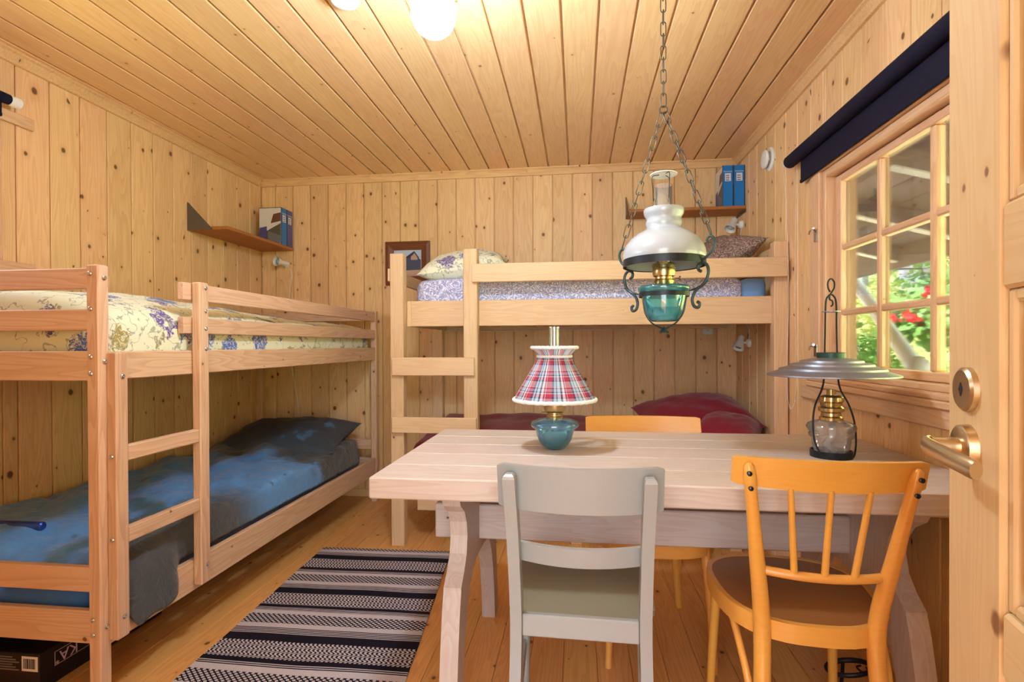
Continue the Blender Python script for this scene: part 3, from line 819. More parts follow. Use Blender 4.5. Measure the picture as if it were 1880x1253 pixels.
def sheet(fn, thick, nu, nv):
    g = G(); nu1 = nu+1
    top = [fn(i/nu, j/nv) for j in range(nv+1) for i in range(nu+1)]
    n_ = len(top); bot = [p-Vector((0, 0, thick)) for p in top]
    g.v = [Vector(p) for p in top+bot]
    for j in range(nv):
        for i in range(nu):
            q = (j*nu1+i, j*nu1+i+1, (j+1)*nu1+i+1, (j+1)*nu1+i); g.f.append(q); g.f.append(tuple(n_+k for k in q[::-1]))
    ring = [i for i in range(nu)]+[j*nu1+nu for j in range(nv)]+[nv*nu1+i for i in range(nu, 0, -1)]+[j*nu1 for j in range(nv, 0, -1)]
    for k in range(len(ring)):
        a, b_ = ring[k], ring[(k+1) % len(ring)]; g.f.append((b_, a, n_+a, n_+b_))
    g.mi = [0]*len(g.f); return g
tag(sheet(duv, .012, 60, 110).build('duvet', 'duvet_satin', smooth=True), 'crumpled blue satin duvet with painted charcoal shade, spread on the lower bunk', 'duvet')
PM = Matrix.Translation((-1.87, 3.25, .50)) @ Matrix.Rotation(.10, 4, 'Z') @ Matrix.Rotation(math.radians(10), 4, 'X')
tag(pillow_geo(.78, .58, .20, .08, 3, 30, .02).build('pillow', 'pillow_satin', None, PM, True), 'dark slate satin pillow at the far end of the blue duvet', 'pillow')
# blue rod lying on the duvet
def on_duvet(u, v):
    for k in range(200):
        p = at(u, v, Y=1.45+k*.004)
        if p.z < duv_top(p.x, p.y)+.019: break
    return p
a = on_duvet(80, 967); b_ = at(-40, 963, Y=a.y-.02); b_.z = a.z+.004
rd = thing('flashlight', 'dark blue metal flashlight lying on the lower bunk duvet', 'flashlight', (a.x, a.y, a.z))
g = G(); ax = (b_-a).normalized(); L = (b_-a).length
g.tube([a, a+ax*.004, a+ax*.012, b_], [.011, .0155, .0165, .0165], 20); g.build('barrel', 'blue_metal', rd, smooth=True, sharp=35)
g = G(); g.tube([b_-ax*.001, b_+ax*.03, b_+ax*.09], [.0165, .024, .026], 20); g.build('head', 'blue_metal', rd, smooth=True, sharp=35)
# carton under the bed
bxm = thing('carton', 'black printed carton with barcode label under the lower bunk', 'box', (-1.95, 1.75, 0))
BM = Matrix.Translation((-1.855, 1.479, 0))
# its corner nearest the post: front face looks to -Y, long side to +X
bar('body', -.38, .155, 0, .50, .0, .122, 'carton_black', bxm, .002, BM)
g = G(); g.box(.092, .150, -.0012, -.0004, .066, .113); lb = g.build('barcode_label', 'label_white', bxm, BM)
xx = .099
random.seed(4)
g = G()
while xx < .141:
    wd_ = random.choice((.0012, .002, .0032)); g.box(xx, min(xx+wd_, .144), -.0020, -.0012, .074, .106); xx += wd_+random.choice((.0012, .002, .003))
g.build('barcode', 'print_black', lb, BM)
g = G()
for k in range(6): g.box(-.06, .082-.012*(k % 3), -.0012, -.0004, .066+k*.008, .070+k*.008)
g.build('print_lines', 'print_grey', bxm, BM)
g = G()
for q0, q1, r0, r1 in ((.049, .27, .1005, .102), (.049, .27, .056, .0575), (.049, .0505, .056, .102), (.2685, .27, .056, .102)): g.box(.1554, .1562, q0, q1, r0, r1)
lg = g.build('logo_frame', 'print_pink', bxm, BM)
text_geo('KA', .050, 'print_pink', 'lettering', bxm, BM @ frame_M((.1556, .098, .079), (0, -1, 0), (0, 0, -1)))
text_geo('®', .014, 'print_pink', 'lettering', bxm, BM @ frame_M((.1556, .058, .064), (0, -1, 0), (0, 0, -1)))

# ------------------------------------------------------------------ loft bed at the back
LP = 'loft_pine'
lb_ = thing('loft_bed', 'pale pine built-in bunk frame with two-rung ladder against the back wall', 'bunk bed', (0, 3.2, 0))
YP = 2.79
bar('post', -1.016, -.942, YP, YP+.062, 0, 1.602, LP, lb_, .004)
bar('post', -.608, -.532, YP, YP+.062, 0, 1.617, LP, lb_, .004)
bar('post', .985, 1.052, YP+.02, YP+.082, 0, 1.618, LP, lb_, .004)
bar('post', -1.016, -.942, YB-.07, YB-.005, 0, 1.45, LP, lb_, .004)
bar('side_board', -.918, 1.0, YP+.064, YP+.092, 1.204, 1.346, LP, lb_)
bar('back_board', -.942, .985, YB-.035, YB-.008, 1.204, 1.346, LP, lb_)
bar('guard_rail', -.556, 1.034, YP-.024, YP-.001, 1.434, 1.532, LP, lb_)
bar('rung', -1.001, -.546, YP-.022, YP-.001, .936, 1.034, LP, lb_)
bar('rung', -1.003, -.536, YP-.022, YP-.001, .625, .710, LP, lb_)
bar('end_rail', -1.040, -1.017, YP+.03, YB-.01, 1.455, 1.525, LP, lb_)
bar('end_board', -.942, -.918, YP+.064, YB-.035, 1.204, 1.346, LP, lb_)
bar('end_rail', 1.0, 1.05, YP+.084, YB-.075, 1.50, 1.60, LP, lb_)
for k in range(15):
    x = -.86+k*.125; bar('slat', x, x+.075, YP+.094, YB-.036, 1.225, 1.243, LP, lb_)
# lower bed frame under the loft
lw = thing('low_bed', 'low pine bed frame under the loft, hidden by dark red bedding', 'bed', (0, 3.25, 0))
bar('side_board', -.90, .965, YP+.10, YP+.125, .17, .265, LP, lw)
bar('back_board', -.90, .965, YB-.07, YB-.045, .17, .265, LP, lw)
for x in (-.72, -.04, .80):
    for y in (YP+.13, YB-.14): bar('leg', x, x+.06, y, y+.06, 0, .19, LP, lw)
bar('base_board', -.90, .965, YP+.126, YB-.071, .19, .215, LP, lw)
def redm(p):
    q = p.copy(); t = max(0, min(1, (q.z-.25)/.3))
    q.z += (.02*nz(q, 3, 2)+.012*nz(q, 8, 3))*t + .06*t*max(0, (q.y-2.9)/.7)
    q.y += .012*nz(q, 7, 6)*(1-t); 
    if q.x < -.7: q.x += .0
    return q
g = softbox(-.93, .975, YP+.086, YB-.016, .268, .555, .05, redm, .035)
tag(g.build('bedspread', 'red_cloth', smooth=True), 'dark red bedspread covering the low bed behind the table', 'bedspread')
for i, (loc, rz, rx, ry, sz, lab) in enumerate((((.70, 3.33, .66), .12, .24, -.10, (.66, .50, .22), 'dark red pillow heaped highest on the red bed behind the table'), ((.83, 3.05, .62), -.35, .10, .16, (.34, .44, .17), 'dark red pillow slumped at the wall end of the red bed'))):
    Pm = Matrix.Translation(loc) @ Matrix.Rotation(rz, 4, 'Z') @ Matrix.Rotation(rx, 4, 'X') @ Matrix.Rotation(ry, 4, 'Y')
    tag(pillow_geo(*sz, .08, 11+i, 26, .016).build('pillow', 'red_cloth', None, Pm, True), lab, 'pillow')
# loft mattress
lm = thing('mattress', 'loft mattress in lilac paisley cover with a pale blue foot end', 'mattress', (0, 3.2, 1.25))
def lof(p):
    q = p.copy(); t = max(0, (q.z-1.25)/.2)
    q.z += .006*nz(q, 5, 3)*t + .028*t*math.exp(-((q.x+.62)/.30)**2); q.y += .004*nz(q, 8, 1); return q
softbox(-.905, .862, YP+.098, YB-.04, 1.247, 1.452, .045, lof, .035).build('cover', 'paisley_lilac', lm, smooth=True)
softbox(.850, .982, YP+.104, YB-.045, 1.25, 1.447, .04, lof, .03).build('sheet_end', 'light_blue_sheet', lm, smooth=True)
Pm = Matrix.Translation((-.70, 3.14, 1.575)) @ Matrix.Rotation(-.10, 4, 'Z') @ Matrix.Rotation(math.radians(14), 4, 'Y') @ Matrix.Rotation(math.radians(8), 4, 'X')
Pm = Matrix.Translation((-.67, 3.16, 1.575)) @ Matrix.Rotation(.08, 4, 'Z') @ Matrix.Rotation(math.radians(-6), 4, 'Y') @ Matrix.Rotation(math.radians(12), 4, 'X')
tag(pillow_geo(.52, .46, .19, .10, 21, 26, .012).build('pillow', 'floral_cloth', None, Pm, True), 'cream flowered pillow on the loft mattress by the framed picture', 'pillow')
Pm = Matrix.Translation((.80, 3.22, 1.605)) @ Matrix.Rotation(.10, 4, 'Z') @ Matrix.Rotation(math.radians(-36), 4, 'Y') @ Matrix.Rotation(math.radians(14), 4, 'X')
tag(pillow_geo(.40, .52, .16, .14, 25, 26, .014).build('pillow', 'paisley_brown', None, Pm, True), 'brown paisley pillow propped against the right end of the loft bed', 'pillow')

# ------------------------------------------------------------------ rug
CR = [Vector((-1.369, 2.72)), Vector((-.668, 2.742)), Vector((-1.275, .75)), Vector((-.47, .75))]
g = G(); NU, NV = 40, 110; uvs = []; top = []
for j in range(NV+1):
    for i in range(NU+1):
        a, b_ = i/NU, j/NV
        p = (CR[0]*(1-a)+CR[1]*a)*(1-b_)+(CR[2]*(1-a)+CR[3]*a)*b_
        z = .007+.0022*nz((p.x, p.y, 0), 5, 1)
        top.append(Vector((p.x+.003*nz((0, p.y, 2), 9, 4), p.y+.006*nz((p.x, p.y, 3), 2, 4), z))); uvs.append((a*.72, b_*1.97))
n_ = len(top); g.v = top+[Vector((p.x, p.y, .0012)) for p in top]; uvs = uvs+uvs
nu1 = NU+1
for j in range(NV):
    for i in range(NU):
        q = (j*nu1+i, j*nu1+i+1, (j+1)*nu1+i+1, (j+1)*nu1+i); g.f += [q, tuple(n_+k for k in q[::-1])]
ring = [i for i in range(NU)]+[j*nu1+NU for j in range(NV)]+[NV*nu1+i for i in range(NU, 0, -1)]+[j*nu1 for j in range(NV, 0, -1)]
for k in range(len(ring)):
    a, b_ = ring[k], ring[(k+1) % len(ring)]; g.f.append((b_, a, n_+a, n_+b_))
g.mi = [0]*len(g.f)
tag(g.build('rug', 'rug_weave', uv=uvs, smooth=True, sharp=60), 'black and white woven runner rug with striped geometric bands on the floor', 'rug')

# ------------------------------------------------------------------ table
TP = 'table_pine'
ZT = .74
tb = thing('trestle_table', 'pale pine trestle table with thick plank top pushed against the window wall', 'table', (.24, 1.80, 0))
for k, (a, b_) in enumerate(((1.385, 1.548), (1.5495, 1.716), (1.7175, 1.885), (1.8865, 2.05), (2.0515, 2.222))):
    bar('top_plank', -.568, 1.054, a, b_, .681, ZT, TP, tb, .004)
for x in (-.36, .86): bar('cleat', x, x+.07, 1.47, 2.13, .655, .681, TP, tb)
def trestle(x0, x1):
    half = [(.325, .655), (.31, .635), (.262, .605), (.232, .565), (.222, .52), (.236, .47), (.270, .432), (.312, .400), (.312, .392), (.330, .34), (.350, .25), (.372, .12), (.385, 0)]
    inn = [(.305, 0), (.288, .12), (.262, .22), (.228, .30), (.185, .355), (.13, .385), (.06, .395), (0, .396)]
    c = 1.80
    poly = [(c-y, z) for y, z in half]+[(c-y, z) for y, z in inn]
    poly2 = [(c+y, z) for y, z in half]+[(c+y, z) for y, z in inn]
    outl = [(c-y, z) for y, z in half]+[(c-y, z) for y, z in inn]+[(c+y, z) for y, z in inn[::-1][1:]]+[(c+y, z) for y, z in half[::-1]]
    g = G(); g.prism(outl, 'x', x0, x1)
    # grain along the leg: turn the object frame so its X is the vertical
    R = Matrix.Rotation(-math.pi/2, 4, 'Y')
    o = G(); o.v = [R.inverted() @ p for p in g.v]; o.f = g.f; o.mi = g.mi
    return o.build('trestle', TP, tb, R)
trestle(-.386, -.334); trestle(.845, .897)
bar('stretcher', -.489, .985, 1.775, 1.825, .438, .556, TP, tb, .004)
for x in (-.405, .905): bar('wedge', x, x+.015, 1.79, 1.81, .40, .60, TP, tb)

# ------------------------------------------------------------------ chairs
def grey_chair():
    t = thing('dining_chair', 'grey painted wooden chair with slatted back at the table', 'chair', (.008, 1.40, 0), math.radians(-1.5))
    B = WM[t]; m = 'grey_paint'
    for s in (-1, 1):
        pts = bez([(s*.158, -.20, 0), (s*.152, -.172, .25), (s*.148, -.165, .45), (s*.149, -.205, .66), (s*.151, -.252, .808)], 6)
        g = G()
        for i in range(len(pts)-1): pass
        vs = []; fs = []
        hw, hd = .0135, .019
        for p in pts: vs += [(p.x-hw, p.y-hd, p.z), (p.x+hw, p.y-hd, p.z), (p.x+hw, p.y+hd, p.z), (p.x-hw, p.y+hd, p.z)]
        n = len(pts)
        for i in range(n-1):
            for j in range(4): fs.append((i*4+j, i*4+(j+1) % 4, (i+1)*4+(j+1) % 4, (i+1)*4+j))
        fs += [(3, 2, 1, 0)]
        k = len(vs); tp = pts[-1]       # rounded tip
        for q, r in ((.006, .85), (.010, .5)):
            vs += [(tp.x-hw*r, tp.y-hd*r, tp.z+q), (tp.x+hw*r, tp.y-hd*r, tp.z+q), (tp.x+hw*r, tp.y+hd*r, tp.z+q), (tp.x-hw*r, tp.y+hd*r, tp.z+q)]
        for i in range(n-1, n+1):
            for j in range(4): fs.append((i*4+j, i*4+(j+1) % 4, (i+1)*4+(j+1) % 4, (i+1)*4+j))
        fs.append(tuple((n+1)*4+j for j in range(4)))
        g.add(vs, fs); g.build('back_leg', m, t, B, True, 30)
        beam('front_leg', (s*.182, .20, 0), (s*.170, .185, .43), .034, .034, (1, 0, 0), m, t, .005, B)
        beam('side_rail', (s*.150, -.145, .425), (s*.170, .168, .425), .05, .018, (0, 0, 1), m, t, .003, B)
        beam('side_stretcher', (s*.154, -.155, .20), (s*.176, .18, .20), .03, .018, (0, 0, 1), m, t, .003, B)
    def crest(a0, a1, z0, z1, yb, lean, bow, th, name):
        g = G(); n = 24; vs = []; fs = []
        for i in range(n+1):
            x = a0+(a1-a0)*i/n; y = yb-bow*(1-(x/a1)**2)
            rr = .005 if (i in (0, n) and name == 'crest_rail') else 0
            vs += [(x, y+th/2, z0+rr), (x, y-th/2, z0+rr), (x, y-th/2-lean, z1-rr), (x, y+th/2-lean, z1-rr)]
        for i in range(n):
            for j in range(4): fs.append((i*4+j, i*4+(j+1) % 4, i*4+4+(j+1) % 4, i*4+4+j))
        fs += [(0, 1, 2, 3), (n*4+3, n*4+2, n*4+1, n*4)]
        g.add(vs, fs); return g.build(name, m, t, B, True, 40)
    crest(-.185, .185, .728, .832, -.188, .022, .044, .018, 'crest_rail')
    crest(-.1362, .1362, .598, .644, -.170, .010, .032, .014, 'back_slat')
    bar('rear_rail', -.1345, .1345, -.176, -.158, .418, .470, m, t, .003, B)
    bar('front_rail', -.152, .152, .175, .193, .40, .45, m, t, .003, B)
    g = G(); n = 20
    out = [(-.134, -.155), (-.176, -.10), (-.186, .10), (-.178, .195), (-.15, .208), (.15, .208), (.178, .195), (.186, .10), (.176, -.10), (.134, -.155)]
    g.prism(out, 'z', .4505, .464); g.build('seat', 'grey_seat', t, B)
grey_chair()

def bent_chair(loc, rz, label, wtop, zt, bolts=True, ks=1):
    t = thing('dining_chair', label, 'chair', loc, rz); B = WM[t] @ Matrix.Diagonal((1, 1, ks, 1)); m = 'beech'
    wb_ = .118
    for s in (-1, 1):
        path = bez([(s*.150, -.245, 0), (s*.128, -.205, .25), (s*(wb_+.004), -.185, .44), (s*(wtop*.86), -.222, .64), (s*wtop, -.262, zt-.018)], 7)
        k = len(path); rad = [.0135+.006*math.sin(math.pi*min(1, i/(k-1)*1.15)) for i in range(k)]
        rad[-1] = .010; 
        g = G(); g.tube(path+[path[-1]+Vector((0, -.001, .006))], rad+[.004], 14); lg = g.build('back_leg', m, t, B, True, 40)
        if bolts:
            tip = Vector((s*wtop, -.262, zt-.018))
            for dz in (.016, .052):
                p = path[-1]-(path[-1]-path[-5]).normalized()*dz
                g = G(); g.lathe([(.0055, -.004), (.0055, .0015), (.003, .003), (.0001, .003)], (p.x+s*.003, p.y-.0155, p.z), 12, axis=Matrix.Rotation(math.pi/2, 3, 'X')); g.build('screw', 'bolt_dark', lg, B, True, 40)
        pth = bez([(s*.175, .205, 0), (s*.165, .185, .25), (s*.155, .165, .43)], 6)
        g = G(); g.tube(pth, [.0115+.005*i/(len(pth)-1) for i in range(len(pth))], 14); g.build('front_leg', m, t, B, True, 40)
        pth = bez([(s*.142, -.222, .12), (s*.150, -.19, .28), (s*.165, -.11, .385), (s*.172, -.02, .425)], 6)
        g = G(); g.tube(pth, .009, 10); g.build('brace', m, t, B, True, 40)
    # crest rail, bowed toward the sitter's back
    g = G(); n = 30; vs = []; fs = []; hw = wtop+.030
    for i in range(n+1):
        u = i/n*2-1; x = u*hw; y = -.232-.034*(1-u*u); th = .015
        z1 = zt; z0 = zt-.072+.006*(u*u)
        rr = .004 if abs(u) == 1 else 0
        vs += [(x, y+th/2+.010, z0+rr), (x, y-th/2+.010, z0+rr), (x, y-th/2-.008, z1-rr), (x, y+th/2-.008, z1-rr)]
    for i in range(n):
        for j in range(4): fs.append((i*4+j, i*4+(j+1) % 4, i*4+4+(j+1) % 4, i*4+4+j))
    fs += [(0, 1, 2, 3), (n*4+3, n*4+2, n*4+1, n*4)]
    g.add(vs, fs); g.build('crest_rail', m, t, B, True, 40)
    zl = .575
    pth = [(x*.128, -.204-.020*(1-x*x), zl-.004*(1-x*x)) for x in [i/10-1 for i in range(21)]]
    g = G(); g.tube(pth, .0105, 10); g.build('back_stretcher', m, t, B, True, 40)
    for k in (-1, 0, 1):
        g = G(); g.tube([(k*.062, -.224+.004*abs(k), zl), (k*.080, -.262+.006*abs(k), zt-.066)], [.0078, .0066], 10); g.build('spindle', m, t, B, True, 40)
    def outline(sc, n=48):
        o = []
        for i in range(n):
            a = 2*math.pi*i/n; c, s_ = math.cos(a), math.sin(a)
            r = 1/((abs(c)**2.7+abs(s_)**2.7)**(1/2.7))
            x = .20*r*c*(1+.10*s_); y = .215*r*s_
            o.append((x*sc, y*sc+.01))
        return o
    g = G(); o1 = outline(1.0); o2 = outline(.93); n = len(o1)
    vs = [(x, y, .405) for x, y in o1]+[(x, y, .450) for x, y in o1]+[(x, y, .450) for x, y in o2]+[(x, y, .405) for x, y in o2]
    fs = []
    for q in range(4):
        for i in range(n): fs.append((q*n+i, q*n+(i+1) % n, ((q+1) % 4)*n+(i+1) % n, ((q+1) % 4)*n+i))
    g.add(vs, fs); g.build('seat_ring', m, t, B, True, 50)
    g = G(); g.prism(outline(.928), 'z', .437, .4485); g.build('seat', 'seat_ply', t, B, True, 40)
    return t
bent_chair((.565, 1.487, 0), math.radians(-4), 'yellow beech chair with spindle back nearest the open door', .168, .846)
bent_chair((.272, 2.03, 0), math.radians(181), 'yellow beech chair tucked behind the table, facing the room', .205, .838, False, .95)

# ------------------------------------------------------------------ lamps
def oil_lamp():
    c = (-.079, 1.835, ZT)
    t = thing('table_lamp', 'blue glass oil lamp with red plaid pleated shade on the table', 'lamp', c)
    B = Matrix.Translation(c)
    outer = [(.001, .004), (.022, .0005), (.032, .003), (.048, .016), (.058, .034), (.064, .055), (.067, .068), (.073, .072), (.081, .078), (.083, .085), (.080, .093), (.066, .099), (.046, .103), (.030, .106)]
    g = G(); g.lathe(outer, n=48); font = g.build('glass_font', 'blue_glass', t, B, True)
    oil = [(.001, .007), (.030, .006), (.046, .018), (.0555, .034), (.0595, .044), (.001, .044)]
    g = G(); g.lathe(oil, n=40); g.build('oil', 'green_oil', font, B, True, 50)
    g = G(); g.tube([(0, 0, .106), (0.002, 0, .07), (-.004, .002, .04), (.004, 0, .02)], .007, 8); g.build('wick', 'wick', font, B, True)
    g = G(); g.lathe([(.027, .103), (.029, .106), (.029, .112), (.026, .115), (.026, .122), (.028, .124), (.028, .127), (.02, .128)], n=32); col = g.build('brass_collar', 'brass', t, B, True, 35)
    g = G(); g.lathe([(.022, .127), (.034, .131), (.0375, .138), (.0375, .152), (.033, .158), (.031, .162), (.034, .166), (.026, .170), (.012, .172)], n=36, rad=lambda a, k: 1+.012*math.sin(a*30)); bn = g.build('burner', 'old_brass', t, B, True, 35)
    g = G(); g.tube([(-.028, -.008, .128), (-.046, -.014, .128)], .0022, 8); g.lathe([(.006, -.0015), (.006, .0015)], (-.047, -.0145, .128), 12, True, axis=Matrix.Rotation(math.pi/2, 3, 'Y')); g.build('wick_knob', 'old_brass', bn, B, True, 35)
    g = G()
    for k in range(3):
        a = k*2.094+.5; g.tube([(.034*math.cos(a), .034*math.sin(a), .16), (.06*math.cos(a), .06*math.sin(a), .175), (.137*math.cos(a), .137*math.sin(a), .176)], .0015, 6)
    g.build('shade_holder', 'black_iron', t, B, True)
    prof = [(.140, .172), (.125, .198), (.108, .227), (.090, .257), (.072, .288), (.058, .318), (.0565, .324), (.062, .332), (.072, .342), (.078, .349)]
    NS = 180; fl_ = lambda a, k: 1+.012*math.sin(a*60)*(1-.2*k)
    g = G(); g.lathe(prof, n=NS, rad=fl_)
    # uv: seam-free enough, one column repeats at the end
    uv_ = [((j/NS), (z-.17)/.18) for r, z in prof for j in range(NS)]
    sh = g.build('shade', 'plaid_cloth', t, B, True, None, True, uv_)
    def ring(nm, r, z, rr):
        g = G(); g.tube([(r*math.cos(a), r*math.sin(a), z+.0012*math.sin(a*30)) for a in [2*math.pi*i/72 for i in range(72)]], rr, 8, True); g.build(nm, 'white_fabric_trim', sh, B, True)
    ring('lower_trim', .141, .171, .0065); ring('neck_trim', .0585, .320, .0048); ring('upper_trim', .0785, .350, .0055)
    g = G(); g.lathe([(.024, .168), (.029, .19), (.026, .22), (.019, .26), (.0178, .34), (.0178, .422)], n=28); g.build('chimney', 'clear_glass', t, B, True)
oil_lamp()

def lantern():
    c = (.800, 1.795, ZT)
    t = thing('table_lantern', 'wire frame oil lantern with wide grey metal shade on the table by the window', 'lamp', c)
    B = Matrix.Translation(c) @ Matrix.Rotation(math.radians(14), 4, 'Z')
    g = G(); g.lathe([(.060, 0), (.060, .022), (.0565, .022), (.0565, .003), (.001, .003), (.001, 0), (.060, 0)], n=40); g.build('base_dish', 'black_iron', t, B, True, 35)
    g = G(); g.lathe([(.001, .006), (.046, .005), (.050, .012), (.054, .042), (.056, .060), (.063, .064), (.064, .072), (.061, .078), (.068, .088), (.071, .096), (.067, .105), (.050, .113), (.034, .117)], n=44); f = g.build('glass_font', 'frosted_font', t, B, True)
    g = G(); g.tube([(0, 0, .115), (.006, 0, .07), (-.012, .004, .04), (.012, 0, .015)], .010, 8); g.build('wick', 'wick', f, B, True)
    g = G(); g.lathe([(.033, .114), (.0335, .126), (.029, .131), (.028, .140), (.036, .146), (.0365, .156), (.030, .163), (.030, .172), (.036, .178), (.034, .190), (.024, .196), (.013, .197), (.013, .214), (.008, .214)], n=36, rad=lambda a, k: 1+.02*math.sin(a*24)*(1 if .45 < k < .85 else 0)); g.build('burner', 'brass', t, B, True, 35)
    for s in (-1, 1):
        pts = bez([(s*.020, -.058, .004), (s*.052, -.035, .010), (s*.070, -.020, .05), (s*.071, -.012, .11), (s*.058, -.004, .165), (s*.032, 0, .215), (s*.024, 0, .262), (s*.020, 0, .40), (s*.018, 0, .49), (s*.008, 0, .512), (0, 0, .516)], 6)
        g = G(); g.tube(pts, .0028, 8); g.build('frame_wire', 'black_iron', t, B, True)
    prof = [(.186, .258), (.185, .262), (.150, .275), (.148, .281), (.118, .289), (.116, .295), (.090, .300), (.088, .306), (.060, .312), (.038, .315), (.038, .311), (.060, .307), (.116, .286), (.150, .270), (.184, .257)]
    g = G(); g.lathe(prof, n=72); g.build('shade', 'pewter', t, B, True, 30)
    g = G(); g.lathe([(.040, .312), (.040, .330), (.036, .332), (.001, .332)], n=40); g.build('shade_cap', 'green_cap', t, B, True, 35)
    g = G(); g.lathe([(.026, .460), (.026, .463), (.001, .463), (.001, .460), (.026, .460)], n=28); g.build('smoke_disc', 'pewter', t, B, True, 35)
    g = G(); g.tube(bez([(.0, 0, .478), (.006, 0, .484), (.004, 0, .496), (-.004, 0, .500), (-.005, 0, .512), (.0, 0, .520), (.011, 0, .536), (.011, 0, .556), (0, 0, .566), (-.010, 0, .556), (-.010, 0, .538), (-.003, 0, .524)], 5), .0026, 8); g.build('hook', 'black_iron', t, B, True)
lantern()

def chain_link_mesh(L, w, r):
    g = G(); n = 18; pts = []
    for i in range(n):
        a = 2*math.pi*i/n; x = math.cos(a)*w; y = math.sin(a)*w
        pts.append((x, 0, y+(L/2-w)*(1 if math.sin(a) > 1e-6 else (-1 if math.sin(a) < -1e-6 else 0))))
    g.tube(pts, r, 6, True)
    me = bpy.data.meshes.new('chain_link'); me.from_pydata([tuple(p) for p in g.v], [], g.f); me.shade_smooth(); me.materials.append(M['chain_iron']); return me
def hanging_lamp():
    c = Vector((.281, 1.78, 0))
    t = thing('hanging_lamp', 'oil lamp with white opal shade and blue font hanging on chains over the table', 'lamp', (c.x, c.y, 1.13))
    k = 1.78/1.75
    zz = lambda z: 1.1+(z-1.1)*k
    B = Matrix.Translation((c.x, c.y, 0))
    lm_ = chain_link_mesh(.046, .0085, .0018)
    def chain(p0, p1, pitch, me, twist=0):
        d = p1-p0; n = max(1, round(d.length/pitch)); ez = d.normalized()
        for i in range(n):
            q = p0+d*((i+.5)/n)
            ref = Vector((0, 1, 0)); ex = ez.cross(ref).normalized(); ey = ez.cross(ex)
            if i % 2: ex, ey = ey, -ex
            m4 = Matrix.Identity(4)
            for r in range(3): m4[r][0], m4[r][1], m4[r][2], m4[r][3] = ex[r], ey[r], ez[r], q[r]
            link(bpy.data.objects.new('chain_link', me), t, m4)
    zr_ = zz(1.852)
    chain(Vector((c.x, c.y, zr_+.012)), Vector((c.x, c.y, 2.302)), .0385, lm_)
    g = G(); g.lathe([(.022, ZC-.0005), (.022, ZC-.004), (.006, ZC-.008), (.003, ZC-.012)], n=20); g.tube([(0, 0, ZC-.010), (.010, 0, ZC-.018), (.008, 0, ZC-.030), (-.006, 0, ZC-.032), (-.008, 0, ZC-.022)], .002, 8); g.build('ceiling_hook', 'chain_iron', t, B, True, 40)
    g = G(); g.tube([(.0125*math.cos(a), 0, zr_+.0125*math.sin(a)) for a in [2*math.pi*i/24 for i in range(24)]], .0022, 8, True); g.build('top_ring', 'chain_iron', t, B, True)
    ang = math.radians(-38); e = Vector((math.cos(ang), math.sin(ang), 0))
    zb = zz(1.378)-.018
    for s in (-1, 1):
        top = Vector((c.x, c.y, zr_-.012))+e*s*.006
        bot = Vector((c.x, c.y, zb+.074))+e*s*.158
        chain(top, bot, .036, lm_)
        d3 = lambda r, z: (e.x*s*r, e.y*s*r, z)
        g = G(); g.tube(bez([d3(.150, zb+.046), d3(.146, zb+.056), d3(.154, zb+.066), d3(.166, zb+.060), d3(.171, zb+.042), d3(.162, zb+.020), d3(.142, zb+.003), d3(.131, zb-.004)], 6), .0042, 8)
        arm = g.build('arm', 'teal_iron', t, B, True)
        g = G(); g.tube(bez([d3(.128, zb-.040), d3(.118, zb-.032), d3(.119, zb-.018), d3(.133, zb-.012), d3(.147, zb-.024), d3(.150, zb-.048), d3(.138, zb-.076), d3(.116, zb-.092), d3(.104, zb-.106), d3(.098, zb-.126), d3(.104, zb-.146), d3(.118, zb-.150), d3(.122, zb-.138), d3(.114, zb-.132)], 6), .0050, 8)
        g.build('arm_scroll', 'teal_iron', arm, B, True)
        g = G(); g.tube([d3(.150, zb-.070), d3(.118, zb-.090), d3(.088, zb-.096)], [.002, .005, .002], 8); g.build('arm_leaf', 'teal_iron', arm, B, True)
        g = G(); g.tube(bez([d3(.079, zb-.112), d3(.068, zb-.162), d3(.044, zb-.194), d3(.018, zb-.208), d3(.004, zb-.214)], 6), .0028, 8); g.build('lower_stay', 'teal_iron', arm, B, True)
    g = G(); g.lathe([(.131, zb-.012), (.131, zb+.012), (.1285, zb+.012), (.1285, zb-.012), (.131, zb-.012)], n=64); g.build('shade_band', 'black_iron', t, B, True, 35)
    g = G(); g.lathe([(.080, zb-.110), (.080, zb-.095), (.0775, zb-.095), (.0775, zb-.110), (.080, zb-.110)], n=56); g.build('font_band', 'black_iron', t, B, True, 35)
    g = G(); g.lathe([(.001, zb-0.2290), (.008, zb-0.2260), (.013, zb-0.2200), (.009, zb-0.2150), (.004, zb-0.2100), (.001, zb-0.2070)], n=20)
    for q in range(4):
        a = q*math.pi/2+.4; g.tube([(0, 0, zb-0.2200), (.013*math.cos(a), .013*math.sin(a), zb-0.2220), (.017*math.cos(a), .017*math.sin(a), zb-0.2280)], .003, 6)
    g.build('finial', 'teal_iron', t, B, True, 40)
    # opal shade
    po = [(.122, zb-.010), (.129, zb+.004), (.1325, zb+.022), (.131, zb+.036), (.124, zb+.056), (.110, zb+.076), (.090, zb+.093), (.068, zb+.105), (.0575, zb+.112), (.0545, zb+.118), (.057, zb+.126), (.0575, zb+.133), (.054, zb+.140), (.056, zb+.148), (.062, zb+.158), (.0645, zb+.168), (.063, zb+.176)]
    pi_ = [(r-.003, z) for r, z in po[::-1]]
    g = G(); g.lathe(po+pi_, n=64); g.build('opal_shade', 'opal_glass', t, B, True, 60)
    g = G(); g.lathe([(.016, zb-.01), (.030, zb+.03), (.031, zb+.06), (.0285, zb+.11), (.0285, zb+0.2540), (.0278, zb+0.2540)], n=36); g.build('chimney', 'clear_glass', t, B, True)
